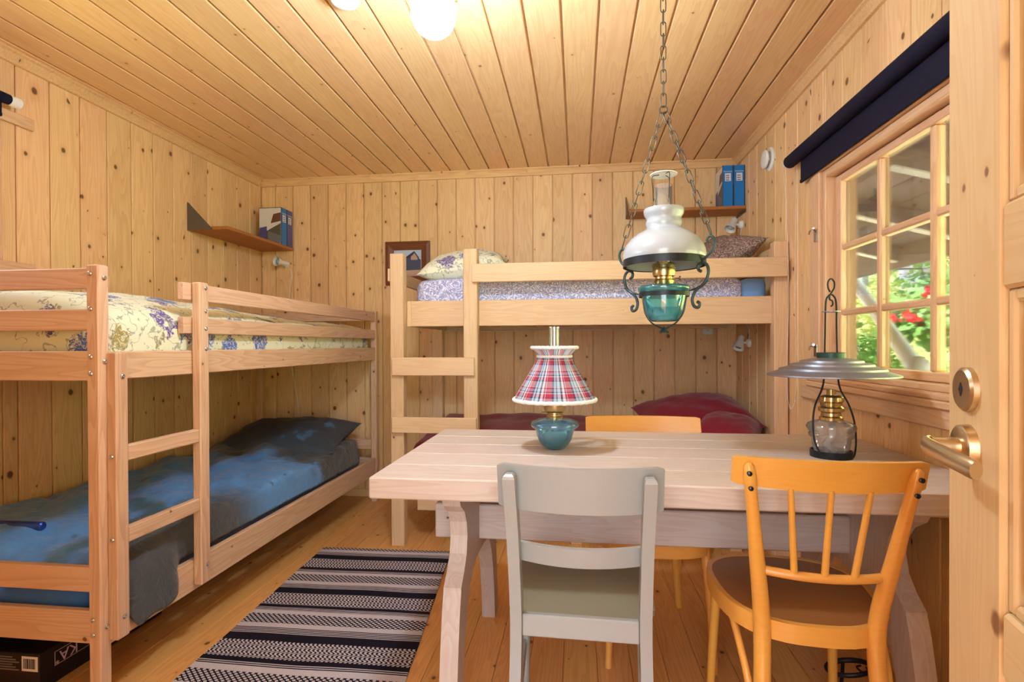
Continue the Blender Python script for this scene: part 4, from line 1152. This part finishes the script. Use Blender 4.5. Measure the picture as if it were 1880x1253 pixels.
    g = G(); g.lathe([(.001, zb+0.2900), (.020, zb+0.2920), (.043, zb+0.2880), (.0435, zb+0.2900), (.020, zb+0.2940), (.001, zb+0.2940)], n=36, axis=None); sb = g.build('smoke_bell', 'white_enamel', t, B, True, 60)
    g = G()
    for q in range(3):
        a = q*2.094+.9; g.tube(bez([(.014*math.cos(a), .014*math.sin(a), zb+0.2895), (.036*math.cos(a), .036*math.sin(a), zb+0.2840), (.034*math.cos(a), .034*math.sin(a), zb+0.2430), (.033*math.cos(a), .033*math.sin(a), zb+0.2060), (.030*math.cos(a), .030*math.sin(a), zb+0.2140)], 5), .0013, 6)
    g.build('bell_wire', 'bolt_dark', sb, B, True)
    g = G(); g.lathe([(.022, zb-.072), (.030, zb-.068), (.033, zb-.058), (.028, zb-.052), (.028, zb-.046), (.035, zb-.042), (.037, zb-.030), (.036, zb-.018), (.038, zb-.016), (.038, zb-.006), (.034, zb-.002), (.022, zb), (.014, zb+.012), (.017, zb+.02), (.008, zb+.024)], n=40); bn = g.build('burner', 'brass', t, B, True, 32)
    g = G(); g.tube([(.03, -.016, zb-.052), (.045, -.024, zb-.052)], .002, 8); g.lathe([(.007, -.002), (.007, .002)], (.046, -.0245, zb-.052), 14, True, axis=Matrix.Rotation(math.pi/2, 3, 'Y')); g.build('wick_knob', 'brass', bn, B, True, 40)
    fs_ = .93
    fo = [(.001, zb-.190), (.040, zb-.190), (.052, zb-.183), (.062, zb-.165), (.070, zb-.140), (.0755, zb-.112), (.078, zb-.100), (.0815, zb-.094), (.089, zb-.088), (.090, zb-.080), (.086, zb-.076), (.062, zb-.072), (.030, zb-.069)]
    fo = [(r*fs_, z) for r, z in fo]; g = G(); g.lathe(fo, n=56); f = g.build('glass_font', 'teal_glass', t, B, True)
    g = G(); g.lathe([(.001, zb-.187), (.038, zb-.187), (.045, zb-.180), (.055, zb-.163), (.060, zb-.146), (.001, zb-.146)], n=44); g.build('oil', 'teal_oil', f, B, True, 50)
    g = G(); g.tube([(0, 0, zb-.07), (.004, 0, zb-.12), (.02, -.01, zb-.165), (-.02, -.014, zb-.175), (.014, -.024, zb-.168)], .0055, 8); g.build('wick', 'wick', f, B, True)
hanging_lamp()

# pendant globe and smoke detector
c = at(796, 26, Y=1.47)
gl = thing('pendant_lamp', 'white opal globe pendant hanging from the wooden ceiling', 'lamp', (c.x, c.y, c.z-.07))
B = Matrix.Translation((c.x, c.y, 0))
g = G(); g.lathe([(.040, ZC-.0005), (.040, ZC-.012), (.032, ZC-.024), (.006, ZC-.030)], n=36); g.build('ceiling_rose', 'white_plastic', gl, B, True, 40)
R_ = .0635; zc_ = c.z
g = G(); g.tube([(0, 0, ZC-.028), (0, 0, zc_+R_+.02)], .0035, 8); g.build('cord', 'cable_white', gl, B, True)
g = G(); g.lathe([(.012, zc_+R_+.030), (.020, zc_+R_+.022), (.026, zc_+R_-.004)], n=28); g.build('holder', 'white_plastic', gl, B, True, 40)
g = G(); g.lathe([(R_*math.sin(a), zc_-R_*math.cos(a)*(1.02 if a < 1.57 else 1.10)) for a in [.001+i*(math.pi-.42)/26 for i in range(27)]], n=48); g.build('globe', 'lamp_globe', gl, B, True)
c = at(633, -6, Z=ZC-.02)
sd = thing('smoke_detector', 'white round smoke detector on the ceiling boards beside the globe', 'smoke detector', (c.x, c.y, ZC))
B = Matrix.Translation((c.x, c.y, 0))
g = G(); g.lathe([(.052, ZC-.0005), (.054, ZC-.008), (.054, ZC-.016)], n=40); g.build('base', 'white_plastic', sd, B, True, 40)
g = G(); g.lathe([(.050, ZC-.016), (.051, ZC-.030), (.046, ZC-.040), (.034, ZC-.045), (.001, ZC-.046)], n=40); g.build('cover', 'white_plastic', sd, B, True, 40)

# wall reading lamps
def reading_lamp(p, wall, aim, label):
    """p: point on the wall, wall: unit normal into the room, aim: where the shade points"""
    p = Vector(p); n = Vector(wall); t = thing('reading_lamp', label, 'lamp', p, 0)
    q = n.to_track_quat('Z', 'Y').to_matrix()
    g = G(); g.lathe([(.026, .0006), (.026, .010), (.022, .018), (.010, .021), (.001, .021)], p, 28, axis=q); g.build('wall_base', 'white_plastic', t, smooth=True, sharp=40)
    k = p+n*.018; j = p+n*.060+Vector((0, 0, .006))
    g = G(); g.tube(bez([k, k+n*.02+Vector((0, 0, .003)), j], 5), .0075, 10); g.build('arm', 'white_plastic', t, smooth=True)
    a = Vector(aim).normalized(); q = a.to_track_quat('Z', 'Y').to_matrix()
    g = G(); g.lathe([(.001, -.036), (.016, -.035), (.018, -.030), (.018, -.006), (.020, -.002), (.036, .052), (.0345, .052), (.017, .0), (.001, .0)], j-a*.006, 32, axis=q); sh = g.build('shade', 'white_plastic', t, smooth=True, sharp=40)
    g = G(); g.lathe([(.010, .002), (.020, .018), (.023, .032), (.016, .044), (.001, .048)], j-a*.006, 20, axis=q); g.build('bulb', 'opal_glass', sh, smooth=True)
    g = G(); pw = p+n*.014-Vector((0, 0, .022)); g.tube([pw, pw+n*.016], .004, 8); g.build('switch', 'steel', t, smooth=True, sharp=40)
    return t
reading_lamp((-2.146, YB, 1.705), (0, -1, 0), (-.30, -.85, .05), 'white reading lamp on the back wall under the left shelf')
reading_lamp((XR, 3.585, 1.872), (-1, 0, 0), (-.45, -.35, -.8), 'white reading lamp in the corner above the brown paisley pillow')
reading_lamp((XR, 3.43, 1.105), (-1, 0, 0), (-.35, -.30, -.85), 'white reading lamp under the loft bed above the red pillows')

# cables
def cable(name, pts, r, label, mat='cable_white'):
    g = G(); g.tube(bez(pts, 6), r, 6); tag(g.build(name, mat, smooth=True), label, 'cable')
Yc = YB-.005
cable('lamp_cable', [at(533, 494, Y=Yc), at(536, 510, Y=Yc), at(531, 545, Y=Yc), at(533, 640, Y=Yc), at(538, 690, Y=Yc), at(546, 735, Y=Yc), at(552, 790, Y=Yc)], .0028, 'white lamp cable running down the back wall beside the left bunk')
cable('wall_cable', [at(u, v, Y=Yc) for u, v in ((789, 614), (808, 615), (822, 608), (850, 608), (905, 609), (990, 607), (1064, 606), (1150, 605), (1230, 604), (1289, 603))], .0032, 'white cable clipped along the back wall under the loft bed')
jb = thing('junction_box', 'small white junction box on the back wall under the loft bed', 'junction box', at(1298, 609, Y=YB))
p = at(1298, 609, Y=YB); softbox(p.x-.036, p.x+.036, YB-.026, YB-.0006, p.z-.023, p.z+.023, .005, None, .012).build('cover', 'white_plastic', jb, smooth=True)
g = G(); g.lathe([(.0035, 0), (.003, .001), (.0001, .001)], (p.x, YB-.0262, p.z+.008), 10, axis=Matrix.Rotation(math.pi/2, 3, 'X')); g.build('screw', 'steel', jb)
cable('lamp_cable', [at(1308, 607, Y=Yc), at(1335, 603, Y=Yc), at(1348, 609, Y=Yc), at(1358, 602, Y=Yc), Vector((XR-.006, 3.66, 1.235)), Vector((XR-.006, 3.52, 1.232)), Vector((XR-.006, 3.44, 1.20)), Vector((XR-.006, 3.43, 1.134))], .0028, 'white cable looping from the junction box to the reading lamp under the loft')
cable('lamp_cable', [Vector((XR-.006, 3.585, 1.845)), Vector((XR-.006, 3.60, 1.80)), Vector((XR-.006, 3.63, 1.72)), Vector((XR-.006, 3.64, 1.60)), Vector((XR-.006, 3.66, 1.5))], .0028, 'white cable below the reading lamp above the brown pillow')

# ------------------------------------------------------------------ shelves, binders, picture, vent, blinds
sl = thing('wall_shelf', 'brown wooden shelf on the left wall with a grey triangular bracket', 'shelf', (-2.2, 3.3, 1.8))
bar('board', XL+.001, -2.08, 2.945, YB-.003, 1.802, 1.822, 'shelf_wood', sl)
g = G(); g.prism([(XL+.0015, 1.801), (XL+.0015, 1.972), (XL+.012, 1.966), (XL+.165, 1.806), (XL+.165, 1.801)], 'y', 2.940, 2.9435)
bk = g.build('bracket', 'bracket_grey', sl)
sr = thing('wall_shelf', 'brown wooden shelf on the back wall in the corner above the loft bed', 'shelf', (.7, 3.6, 1.96))
bar('board', .335, XR-.002, 3.50, YB-.002, 1.955, 1.975, 'shelf_wood', sr)
g = G(); g.prism([(YB-.0015, 1.956), (YB-.0015, 2.11), (YB-.012, 2.106), (3.545, 1.962), (3.545, 1.956)], 'x', .330, .3335); g.build('bracket', 'bracket_grey', sr)
bar('bracket', XR-.0045, XR-.001, 3.50, YB-.002, 1.935, 1.954, 'bracket_grey', sr, .0005)
def binder(o, ex, ey, th, spine, label, grp, title='Fantomen', indigo=False):
    """o: bottom corner; ex: cover width direction (back to spine), ey: thickness direction, cover on the -ey side"""
    o = Vector(o); ex = Vector(ex); ey = Vector(ey); t = thing('binder', label, 'binder', o, 0, grp)
    BM = Matrix.Identity(4); ez = Vector((0, 0, 1))
    for i in range(3): BM[i][0], BM[i][1], BM[i][2], BM[i][3] = ex[i], ey[i], ez[i], o[i]
    Wd, H_ = .17, .262
    bar('cover', 0, Wd, 0, .003, 0, H_, 'binder_dark', t, .0005, BM)
    bar('cover', 0, Wd, th-.003, th, 0, H_, 'binder_dark', t, .0005, BM)
    bar('spine', Wd-.003, Wd, .0032, th-.0032, 0, H_, spine, t, .0005, BM)
    bar('pages', .006, Wd-.006, .004, th-.004, .004, H_-.006, 'label_white', t, .001, BM)
    art = G(); art.box(.003, Wd-.003, -.0006, -.0001, .004, H_-.004); a = art.build('cover_print', 'binder_cover', t, BM)
    # plain generic blots of the print's colours, no figure
    for k, (mt, pts) in enumerate((('print_olive', [(.004, .006), (.166, .006), (.166, .150), (.004, .070)]), ('print_violet', [(.004, .006), (.060, .006), (.060, .130), (.004, .120)]), ('print_brown', [(.090, .150), (.166, .165), (.166, .225), (.110, .215)]), ('print_grey', [(.070, .006), (.166, .006), (.166, .060), (.070, .095)]))):
        lift = .0008+.0003*k
        g = G(); g.prism(pts, 'y', -lift, -lift+.0002); g.build('print_patch', mt, a, BM)
    lb = G(); lb.box(Wd+.0002, Wd+.0006, th*.22, th*.78, H_-.10, H_-.05); l_ = lb.build('spine_label', 'label_white', t, BM)
    g = G()
    for k in range(3): g.box(Wd+.0007, Wd+.0009, th*.30, th*.62, H_-.062-.014*k-.006, H_-.062-.014*k)
    g.build('label_lines', 'print_grey', l_, BM)
    lr = ey.cross(ez)
    rd_ = ey if lr.dot(ex) > 0 else -ey
    text_geo(title, th*.20, 'label_white', 'title', t, frame_M(o+ex*(Wd+.0004)+ey*(th/2)+ez*(H_-.038), rd_, ez), .0002)
grp1 = None
binder((-2.252, 3.533, 1.8225), (1, 0, 0), (0, 1, 0), .072, 'binder_blue', 'bright blue binder with picture cover showing, on the left shelf', grp1)
binder((-2.252, 3.608, 1.8225), (1, 0, 0), (0, 1, 0), .072, 'binder_indigo', 'dull indigo binder between the bright blue binder and the back wall', grp1)
binder((.921, 3.69, 1.9755), (0, -1, 0), (1, 0, 0), .066, 'binder_blue', 'light blue binder on the corner shelf with picture cover showing', grp1)
binder((.9905, 3.69, 1.9755), (0, -1, 0), (1, 0, 0), .066, 'binder_blue', 'blue binder wedged against the right wall on the corner shelf', grp1)
# framed picture
pf = thing('picture_frame', 'brown wooden framed picture of a house on the back wall behind the loft post', 'picture', (-1.2, YB, 1.55))
px0, px1, pz0, pz1 = -1.372, -1.045, 1.535, 1.846
yf0, yf1 = YB-.026, YB-.001
def mitre(name, poly):
    g = G(); n = 4
    (a, b_, c_, d_) = poly     # outer a-b, inner c-d
    vs = []
    for (x, z), y in ((a, yf0+.004), (b_, yf0+.004), (c_, yf0+.010), (d_, yf0+.010), (a, yf1), (b_, yf1), (c_, yf1), (d_, yf1)): vs.append((x, y, z))
    mid = lambda p, q: (p[0]*.65+q[0]*.35, p[1]*.65+q[1]*.35)
    vs += [(mid(a, d_)[0], yf0, mid(a, d_)[1]), (mid(b_, c_)[0], yf0, mid(b_, c_)[1])]
    fs = [(0, 1, 9, 8), (8, 9, 2, 3), (4, 7, 6, 5), (0, 4, 5, 1), (2, 6, 7, 3), (0, 8, 3, 7, 4), (1, 5, 6, 2, 9)]
    g.add(vs, fs); g.build(name, 'dark_frame', pf)
fw = .062
O = [(px0, pz0), (px1, pz0), (px1, pz1), (px0, pz1)]; I = [(px0+fw, pz0+fw), (px1-fw, pz0+fw), (px1-fw, pz1-fw), (px0+fw, pz1-fw)]
for k in range(4): mitre('frame_side', (O[k], O[(k+1) % 4], I[(k+1) % 4], I[k]))
g = G(); ix0, ix1, iz0, iz1 = px0+fw, px1-fw, pz0+fw, pz1-fw; yp = YB-.012
W_p, H_p = ix1-ix0, iz1-iz0
g.box(ix0, ix1, yp, YB-.002, iz0, iz1); pc = g.build('picture_sheet', 'pic_sky', pf)
def ppoly(name, mt, pts, d):
    g = G(); g.prism([(ix0+u*W_p, iz0+v*H_p) for u, v in pts], 'y', yp-d-.0003, yp-d); g.build(name, mt, pc)
ppoly('painted_ground', 'pic_ground', [(.01, .01), (.99, .01), (.99, .27), (.01, .22)], .0005)
ppoly('painted_house', 'pic_house', [(.40, .22), (.98, .24), (.98, .62), (.80, .78), (.40, .70)], .0010)
ppoly('painted_gable', 'pic_gable', [(.62, .62), (.86, .62), (.86, .74), (.76, .90), (.62, .76)], .0015)
ppoly('painted_roof', 'pic_roof', [(.36, .68), (.74, .96), (.92, .70), (.88, .68), (.75, .88), (.60, .72)], .0020)
# wall vent
vt = thing('wall_vent', 'round white ventilation valve on the right wall by the blind', 'vent', (XR, 3.08, 2.12))
q = Vector((-1, 0, 0)).to_track_quat('Z', 'Y').to_matrix()
g = G(); g.lathe([(.064, .0005), (.064, .006), (.056, .012), (.042, .012), (.040, .004), (.001, .004)], (XR, 3.08, 2.118), 40, axis=q); g.build('collar', 'white_plastic', vt, smooth=True, sharp=35)
g = G(); g.lathe([(.012, .004), (.012, .022), (.048, .024), (.050, .030), (.046, .037), (.030, .041), (.001, .042)], (XR, 3.08, 2.118), 40, axis=q); g.build('disc', 'white_plastic', vt, smooth=True, sharp=35)
# blinds
def blind(name_label, x, ya, yb, z, r, fy0, fy1, zbot, side, chain, cap=.012):
    t = thing('roller_blind', name_label, 'blind', (x, (ya+yb)/2, z))
    g = G(); g.tube([(x, ya, z), (x, yb, z)], r, 28); g.build('roll', 'navy_fabric', t, smooth=True, sharp=40)
    xs = x+side*(r*.5)
    g = G(); g.box(min(xs, xs-side*.0012), max(xs, xs-side*.0012), fy0, fy1, zbot+.014, z); g.build('fabric', 'navy_fabric', t)
    bar('bottom_bar', xs-.006, xs+.006, fy0, fy1, zbot, zbot+.016, 'navy_fabric', t, .003)
    wx = XR-.002 if side > 0 else XL+.002
    for ye, sg in ((yb, 1), (ya, -1)):
        g = G(); g.tube([(x, ye-sg*.001, z), (x, ye+sg*cap, z)], r*.96 if chain else r*1.02, 24); g.tube([(x, ye+sg*.006, z), (wx, ye+sg*.006, z)], .006, 8); g.build('end_cap', 'white_plastic', t, smooth=True, sharp=40)
    if chain:
        g = G(); yq = yb+.006
        pts = bez([(x-.030, yq, z), (x-.012, yq-.004, 1.7), (x-.002, yq+.008, 1.3), (x+.0, yq+.035, .98), (x+.0, yq+.025, .84), (x+.0, yq-.015, .785), (x+.0, yq-.062, .83), (x+.0, yq-.085, .95), (x+.0, yq-.065, 1.3), (x+.014, yq-.040, 1.7), (x+.030, yq-.012, z)], 20)
        L = 0; prev = pts[0]; nxt = 0
        for a, b_ in zip(pts, pts[1:]):
            d = (b_-a).length
            while nxt <= L+d:
                p = a+(b_-a)*((nxt-L)/d); s = .0030
                g.add([p+Vector(v)*s for v in ((1, 0, 0), (-1, 0, 0), (0, 1, 0), (0, -1, 0), (0, 0, 1), (0, 0, -1))], [(0, 2, 4), (2, 1, 4), (1, 3, 4), (3, 0, 4), (2, 0, 5), (1, 2, 5), (3, 1, 5), (0, 3, 5)]); nxt += .0062
            L += d
        g.tube(pts, .0007, 4)
        o = g.build('bead_chain', 'cable_white', t, smooth=True); o['kind'] = 'stuff'
blind('navy roller blind with bead chain above the right window', XR-.042, .90, 2.70, 1.975, .030, .93, 2.612, 1.846, 1, True)
blind('navy roller blind above the left window by the upper bunk', XL+.062, .80, 1.880, 2.10, .021, .83, 1.862, 2.025, -1, False, .040)

# iron stand on the floor beneath the table
ir = thing('iron_stand', 'black wrought iron ring stand on the floor under the table by the wall', 'stand', (.80, 1.745, 0))
cx, cy, rr = .828, 1.745, .060
g = G(); g.tube([(cx+rr*math.cos(a), cy+rr*math.sin(a), .098+.02*math.cos(a+.8)) for a in [2*math.pi*i/36 for i in range(36)]], .0055, 8, True, squash=(1, 1.4)); g.build('ring', 'black_iron', ir, smooth=True)
for k in range(3):
    a = k*2.094-.7; g = G()
    x, y = cx+rr*math.cos(a), cy+rr*math.sin(a)
    g.tube(bez([(x, y, .098+.02*math.cos(a+.8)), (x+.004*math.cos(a), y+.004*math.sin(a), .05), (x+.016*math.cos(a), y+.016*math.sin(a), .005)], 5), .0055, 8); g.build('leg', 'black_iron', ir, smooth=True)
g = G(); g.tube(bez([(cx+.06, cy+.02, .092), (cx+.05, cy-.01, .094), (cx+.03, cy-.012, .096), (cx+.028, cy+.010, .096), (cx+.045, cy+.022, .094)], 6), .003, 8); g.build('scroll', 'black_iron', ir, smooth=True)

# ------------------------------------------------------------------ outside the right window
gd = G()
def hill(x, y):
    base = -.45 if x < 2.2 else -.45+(x-2.2)*.42+.012*(x-2.2)**2
    return base+(.35*nz((x, y, 0), .5, 3)+.16*nz((x, y, 0), 1.7, 4))*(1 if x > 2.6 else max(0, (x-2.0)/.6))
xs_ = [-14, -8, -4, -2.6, 1.25, 1.8, 2.2]+[2.2+.3*i for i in range(1, 60)]+[22, 26, 32]
ysn = [-16, -11, -7, -4]+[-3+.35*i for i in range(60)]+[20, 26, 34]
gd.grid(lambda a, b_: (xs_[round(a*(len(xs_)-1))], ysn[round(b_*(len(ysn)-1))], hill(xs_[round(a*(len(xs_)-1))], ysn[round(b_*(len(ysn)-1))])), len(xs_)-1, len(ysn)-1)
go = gd.build('ground', 'hill_grass', smooth=True); go['kind'] = 'structure'
gp = G(); gp.grid(lambda a, b_: (1.2+a*2.2, -3+b_*12, -.40+.03*nz((a*9, b_*50, 0), 1, 2)+(.42*max(0, a*2.2-1.0))), 16, 60); gp.build('bounce_path', 'bounce_gravel', smooth=True)['kind'] = 'structure'  # unseen pale strip, added to bounce neutral sunlight up under the porch roof
tr_ = struct('bounce_terrace')  # unseen grey slabs, added so daylight bounced into the doorway stays neutral
for i in range(8):
    for j in range(6): bar('bounce_slab', -3.6+i*.62, -3.6+i*.62+.612, -1.72-(j+1)*.62, -1.72-(j+1)*.62+.612, -.14, -.08, 'bounce_grey', tr_, .006)
# grass and herb leaves on the slope
random.seed(11)
def leaves(region, n, size, up_, seed):
    g = G(); random.seed(seed)
    for _ in range(n):
        x = random.uniform(*region[0]); y = random.uniform(*region[1]); z = hill(x, y)
        h = size*random.uniform(.5, 1.3); a = random.uniform(0, 6.28); w = h*random.uniform(.25, .5)
        p = Vector((x, y, z+random.uniform(0, up_)*max(0, nz((x, y, 0), 1.1, 6)+.25)))
        d = Vector((math.cos(a), math.sin(a), random.uniform(.1, 1.3))).normalized(); s_ = d.cross(Vector((0, 0, 1))).normalized()
        g.add([p-s_*w*.2, p+d*h*.5-s_*w*.5, p+d*h, p+d*h*.5+s_*w*.5], [(0, 1, 2, 3)])
    return g
o = leaves(((2.4, 7.5), (2.5, 9.5)), 12000, .10, .30, 1).build('meadow_plants', 'leaf_light', recalc=False); tag(o, 'bright yellow green herbs covering the slope outside the window', 'plants', kind='stuff')
def shrub(c, r, n, seed, label, mat, name='shrub', size=.07):
    g = G(); random.seed(seed)
    for _ in range(n):
        d = Vector((random.gauss(0, 1), random.gauss(0, 1), random.gauss(0, 1))).normalized()*(random.random()**.4)
        p = Vector(c)+Vector((d.x*r[0], d.y*r[1], d.z*r[2])); h = size*random.uniform(.6, 1.3)
        a = Vector((random.gauss(0, 1), random.gauss(0, 1), random.gauss(0, .8))).normalized(); s_ = a.cross(Vector((random.random(), random.random(), 1))).normalized()
        g.add([p, p+a*h*.5-s_*h*.36, p+a*h, p+a*h*.5+s_*h*.36], [(0, 1, 2, 3)])
    t = thing(name, label, 'bush', (c[0], c[1], hill(c[0], c[1])))
    g.build('foliage', mat, t, recalc=False)
    g = G()
    for k in range(5):
        a = k*1.256; g.tube([(c[0], c[1], hill(c[0], c[1])-.05), (c[0]+r[0]*.3*math.cos(a), c[1]+r[1]*.3*math.sin(a), c[2]), (c[0]+r[0]*.6*math.cos(a), c[1]+r[1]*.6*math.sin(a), c[2]+r[2]*.5)], [.02, .012, .004], 5)
    g.build('stems', 'trunk_grey', t)
for k, (u, v, X_, r, lab, mt) in enumerate(((1580, 600, 4.2, (.5, .6, .35), 'leafy green bush on the slope seen past the white downpipe', 'leaf_green'), (1735, 500, 5.6, (.7, .6, .8), 'tall green bush beside the grey trunk up the slope', 'leaf_green'), (1622, 515, 6.0, (.6, .8, .6), 'rounded green bush under the porch roof edge', 'leaf_light'), (1600, 640, 3.3, (.35, .45, .2), 'low yellow green herb clump below the downpipe', 'leaf_light'))):
    p = at(u, v, X=X_); z_ = hill(p.x, p.y)+r[2]*.8
    shrub((p.x, p.y, z_), r, 1800, 30+k, lab, mt)
def trunk(u0, u1, v, X_, label):
    a, b_ = at(u0, v, X=X_), at(u1, v, X=X_); c = (a+b_)/2; r = (b_-a).length/2*.75; zb = hill(c.x, c.y)
    t = thing('tree', label, 'tree', (c.x, c.y, zb))
    g = G(); g.tube([(c.x, c.y, zb-.2), (c.x+.02, c.y, zb+.5), (c.x-.02, c.y+.02, zb+2.0), (c.x+.05, c.y, zb+4.6)], [r*1.25, r*1.05, r, r*.75], 18); g.build('trunk', 'trunk_grey', t, smooth=True)
    g = G(); random.seed(5)
    for _ in range(1500):
        d = Vector((random.gauss(0, .55), random.gauss(0, .55), random.gauss(0, .4))); p = Vector((c.x, c.y, zb+4.9))+d*1.6
        a_ = Vector((random.gauss(0, 1), random.gauss(0, 1), random.gauss(0, .6))).normalized(); s_ = a_.cross(Vector((.3, .2, 1))).normalized(); h = .16
        g.add([p, p+a_*h*.5-s_*h*.35, p+a_*h, p+a_*h*.5+s_*h*.35], [(0, 1, 2, 3)])
    g.build('crown', 'leaf_green', t, recalc=False)
trunk(1660, 1702, 490, 7.2, 'thick grey tree trunk rising behind the geraniums outside')
trunk(1576, 1588, 528, 8.5, 'thin grey tree trunk behind the elbow of the downpipe')
# porch roof: rafters, boards, fascia
ZE = 1.553; XE = 1.90
pr = struct('porch_roof')
slope = .27
zr2 = lambda x: ZE+.035+(XE-x)*slope
for k in range(6):                      # roof boards run along the house
    xa = XE+.04-k*.13; xm = xa-.065
    ex = Vector((0, 1, 0)); ey = Vector((-1, 0, slope)).normalized()
    plank('board', (xm, 2.6, zr2(xm)+.10), 6.4, .128*1.03, .02, ex, ey, 'porch_wood', pr, .003)
for k in range(9):                      # rafters from the wall out
    y = .35+k*.62
    beam('rafter', (XR+.125, y, zr2(XR+.125)+.045), (XE+.02, y, zr2(XE+.02)+.045), .09, .045, (0, 1, 0), 'porch_wood', pr, .003) if False else plank('rafter', ((XR+.13+XE)/2, y, zr2((XR+.13+XE)/2)+.048), (XE-XR-.13)*1.035, .045, .085, Vector((1, 0, -slope)), Vector((0, 1, 0)), 'porch_wood', pr, .003)
    plank('batten', ((XR+.13+XE)/2, y, zr2((XR+.13+XE)/2)+.001), (XE-XR-.13)*1.03, .047, .008, Vector((1, 0, -slope)), Vector((0, 1, 0)), 'porch_batten', pr, .001)
bar('fascia', XE, XE+.025, -.6, 5.8, ZE-.002, ZE+.17, 'porch_wood', pr)
bar('eave_strip', XE-.30, XE-.275, -.6, 5.8, zr2(XE-.29)-.005, zr2(XE-.29)+.03, 'porch_batten', pr)
# downpipe from the gutter back to the wall
dp = thing('downpipe', 'white zinc downpipe slanting from the roof edge back to the house wall', 'downpipe', (1.3, 2.2, .95))
a, b_ = at(1572, 524, X=1.93), at(1693, 694, X=1.30)
g = G(); g.tube([a, b_], .034, 20); g.build('pipe', 'pipe_zinc', dp, smooth=True, sharp=40)
g = G(); g.tube(bez([a+(b_-a)*.02, a, a+Vector((.0, .01, .05)), a+Vector((0, .01, .12))], 5), .037, 20); g.build('elbow', 'pipe_zinc', dp, smooth=True, sharp=40)
g = G(); g.tube([a+(b_-a)*.03, a+(b_-a)*.055], .040, 20); g.build('collar', 'pipe_zinc', dp, smooth=True, sharp=40)
g = G(); g.tube(bez([b_-(b_-a)*.01, b_, b_+Vector((-.03, -.02, -.06)), b_+Vector((-.035, -.02, -1.30))], 5), .035, 20); g.build('wall_pipe', 'pipe_zinc', dp, smooth=True, sharp=40)
# geraniums hanging from the eave
pc_ = at(1690, 588, X=2.40)
gr = thing('hanging_geranium', 'hanging basket of red geraniums outside the window', 'plant', (pc_.x, pc_.y, pc_.z-.1))
g = G(); g.lathe([(.03, -.07), (.05, -.04), (.06, 0), (.062, .012), (.056, .012), (.001, .005)], pc_+Vector((0, -.02, 0)), 24); g.build('pot', 'pot_clay', gr, smooth=True, sharp=40)
g = G()
for k in range(3):
    a_ = k*2.094; g.tube([pc_+Vector((.058*math.cos(a_), -.02+.058*math.sin(a_), .01)), pc_+Vector((0, -.02, .36))], .002, 5)
g.tube([pc_+Vector((0, -.02, .36)), (XE+.024, pc_.y-.02, pc_.z+.36)], .006, 6)
g.build('hanger', 'black_iron', gr)
g = G(); random.seed(3)
for _ in range(300):
    d = Vector((random.gauss(0, .11), random.gauss(0, .16), random.gauss(.03, .10))); p = pc_+d
    nrm = Vector((random.gauss(-.6, .6), random.gauss(-.5, .6), random.gauss(.6, .5))).normalized(); r = random.uniform(.022, .044)
    u_ = nrm.cross(Vector((.3, .1, 1))).normalized(); v_ = nrm.cross(u_)
    g.add([p+nrm*.004]+[p+(u_*math.cos(q)+v_*math.sin(q))*r*(1+.15*math.sin(q*5)) for q in [2*math.pi*i/9 for i in range(9)]], [(0, 1+i, 1+(i+1) % 9) for i in range(9)])
g.build('leaves', 'leaf_green', gr, recalc=False)
for (u, v) in ((1663, 578), (1674, 584), (1638, 585), (1704, 536)):
    c = at(u, v, X=2.16); g = G(); random.seed(u)
    for _ in range(26):
        p = c+Vector((random.gauss(0, .016), random.gauss(0, .018), random.gauss(0, .013))); nrm = Vector((random.gauss(-.8, .5), random.gauss(-.5, .6), random.gauss(.2, .6))).normalized(); u_ = nrm.cross(Vector((.3, .1, 1))).normalized(); v_ = nrm.cross(u_); r = .014
        g.add([p+(u_*math.cos(q)+v_*math.sin(q))*r for q in [2*math.pi*i/6 for i in range(6)]], [tuple(range(6))])
    g.build('blossom', 'geranium_red', gr, recalc=False)
